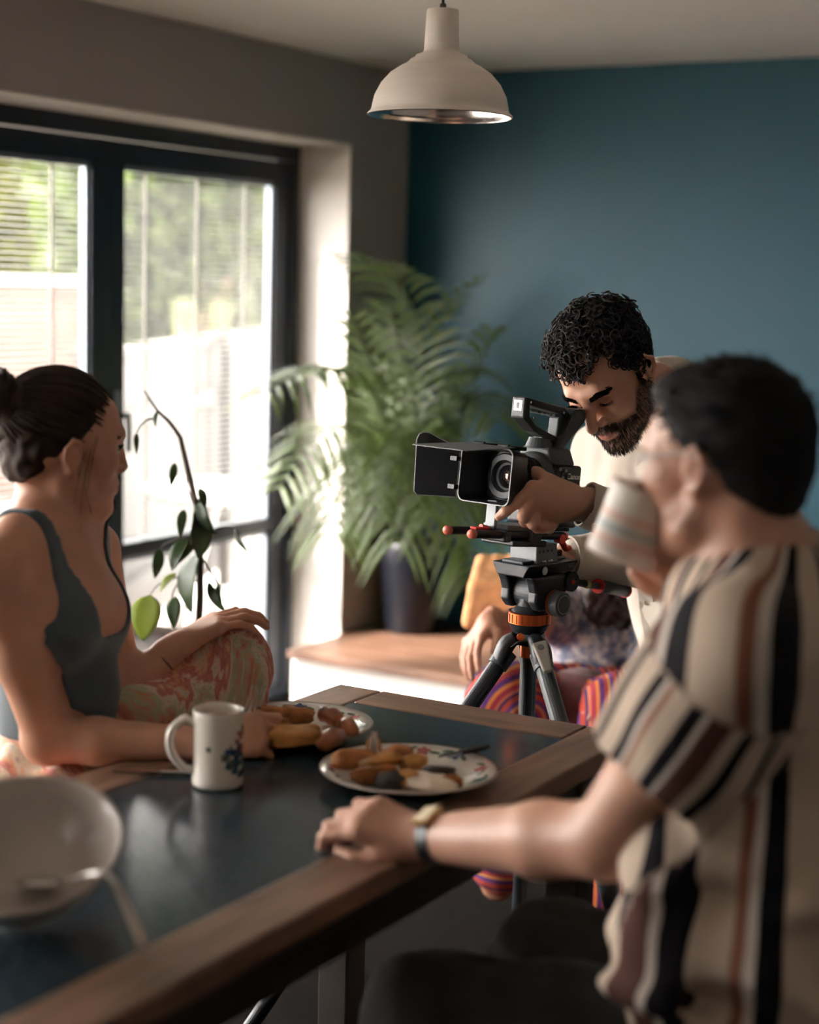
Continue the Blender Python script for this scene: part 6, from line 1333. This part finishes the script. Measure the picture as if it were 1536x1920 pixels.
s4 = fbox([n4, q1, q2, c4, pe4, e1, e2], .17, .006); s4.chain([(n4 - ZUP * .03, .075), (c4, .13), (pe4 + ZUP * .05, .135)], .05); s4.chain([(q1, .07), (n4 - ZUP * .01, .066), (q2, .07)], .04); s4.chain([(q1, .068), (q1 * .45 + e1 * .55, .064)], .03); s4.chain([(q2, .068), (e2, .056)], .03); s4.wob(.005, 34, 15)
sculpt(s4, 'floral_shirt', m_fl, ps, 1)
m_st4 = ramp_mat('striped_cotton', [(0, (.30, .03, .05)), (.14, (.55, .17, .04)), (.24, (.09, .03, .14)), (.38, (.36, .05, .06)), (.5, (.60, .26, .08)), (.58, (.12, .05, .2)), (.7, (.42, .06, .04)), (.84, (.05, .03, .09)), (.92, (.5, .14, .08))], 'su', .85)
t4 = fbox([pe4, ka, kb, fa_, fb_], .17, .006); t4.rc(pe4 + ZUP * .02, pe4 - ZUP * .02, .135, .14, .03); t4.chain([(pe4, .11), (ka, .088), (fa_ + ZUP * .05, .075)], .04); t4.chain([(pe4, .11), (kb, .085), (fb_ + ZUP * .05, .075)], .04); t4.wob(.005, 34, 16)
def su4(v):
    da = np.linalg.norm(v - ka, axis=1); db = np.linalg.norm(v - kb, axis=1); ua = np.linalg.norm((v - ka) @ np.stack([R, U], 1) - np.array([.05, -.04]), axis=1) / .085; ub = ((v - kb) @ R) / .075; return np.where(da < db, ua, ub) + 5
sculpt(t4, 'striped_trousers', m_st4, ps, 1, {'su': su4})
h4 = fbox([hd4, n4, at(1150, 1150, 4.36)], .16, .005); h4.local(HA4, hd4, .92).ell((-.016, 0, .045), (.112, .09, .098), .001).local(); h4.half(hd4 + HA4 @ np.array([.07, 0, .06]), HA4 @ -unit([-.8, 0, 1]), .02)
for i in range(16):
    a = i / 15; x = 1105 + 90 * a; h4.chain([(hd4 + HA4 @ np.array([-.01, .085 - .17 * a, -.01]), .018), (at(x, 1110, 4.36 - .03 * (i % 2)), .017), (at(x - 4 + 6 * (i % 3), 1150 + 12 * (i % 3), 4.35), .012)], .012)
h4.wob(.004, 140, 17); sculpt(h4, 'long_hair', m_hair4, ps, 1)
# maroon cushion beside the person
m_mar = mat('maroon_velvet', (.12, .02, .02), .8, var=.3, vscale=30, sheen=.4)
cq = at(1095, 1325, 4.16); cu = Field(cq - .25, cq + .25, .007); A6 = frame(cv(.9, -.1, .3), cv(0, .7, .6)); cu.local(A6, cq).ell((0, 0, 0), (.15, .12, .055), .01).local(); cu.wob(.004, 40, 18)
o = sculpt(cu, 'cushion', m_mar, None, 1); tag(o, 'crumpled maroon cushion between the striped knees', 'cushion')
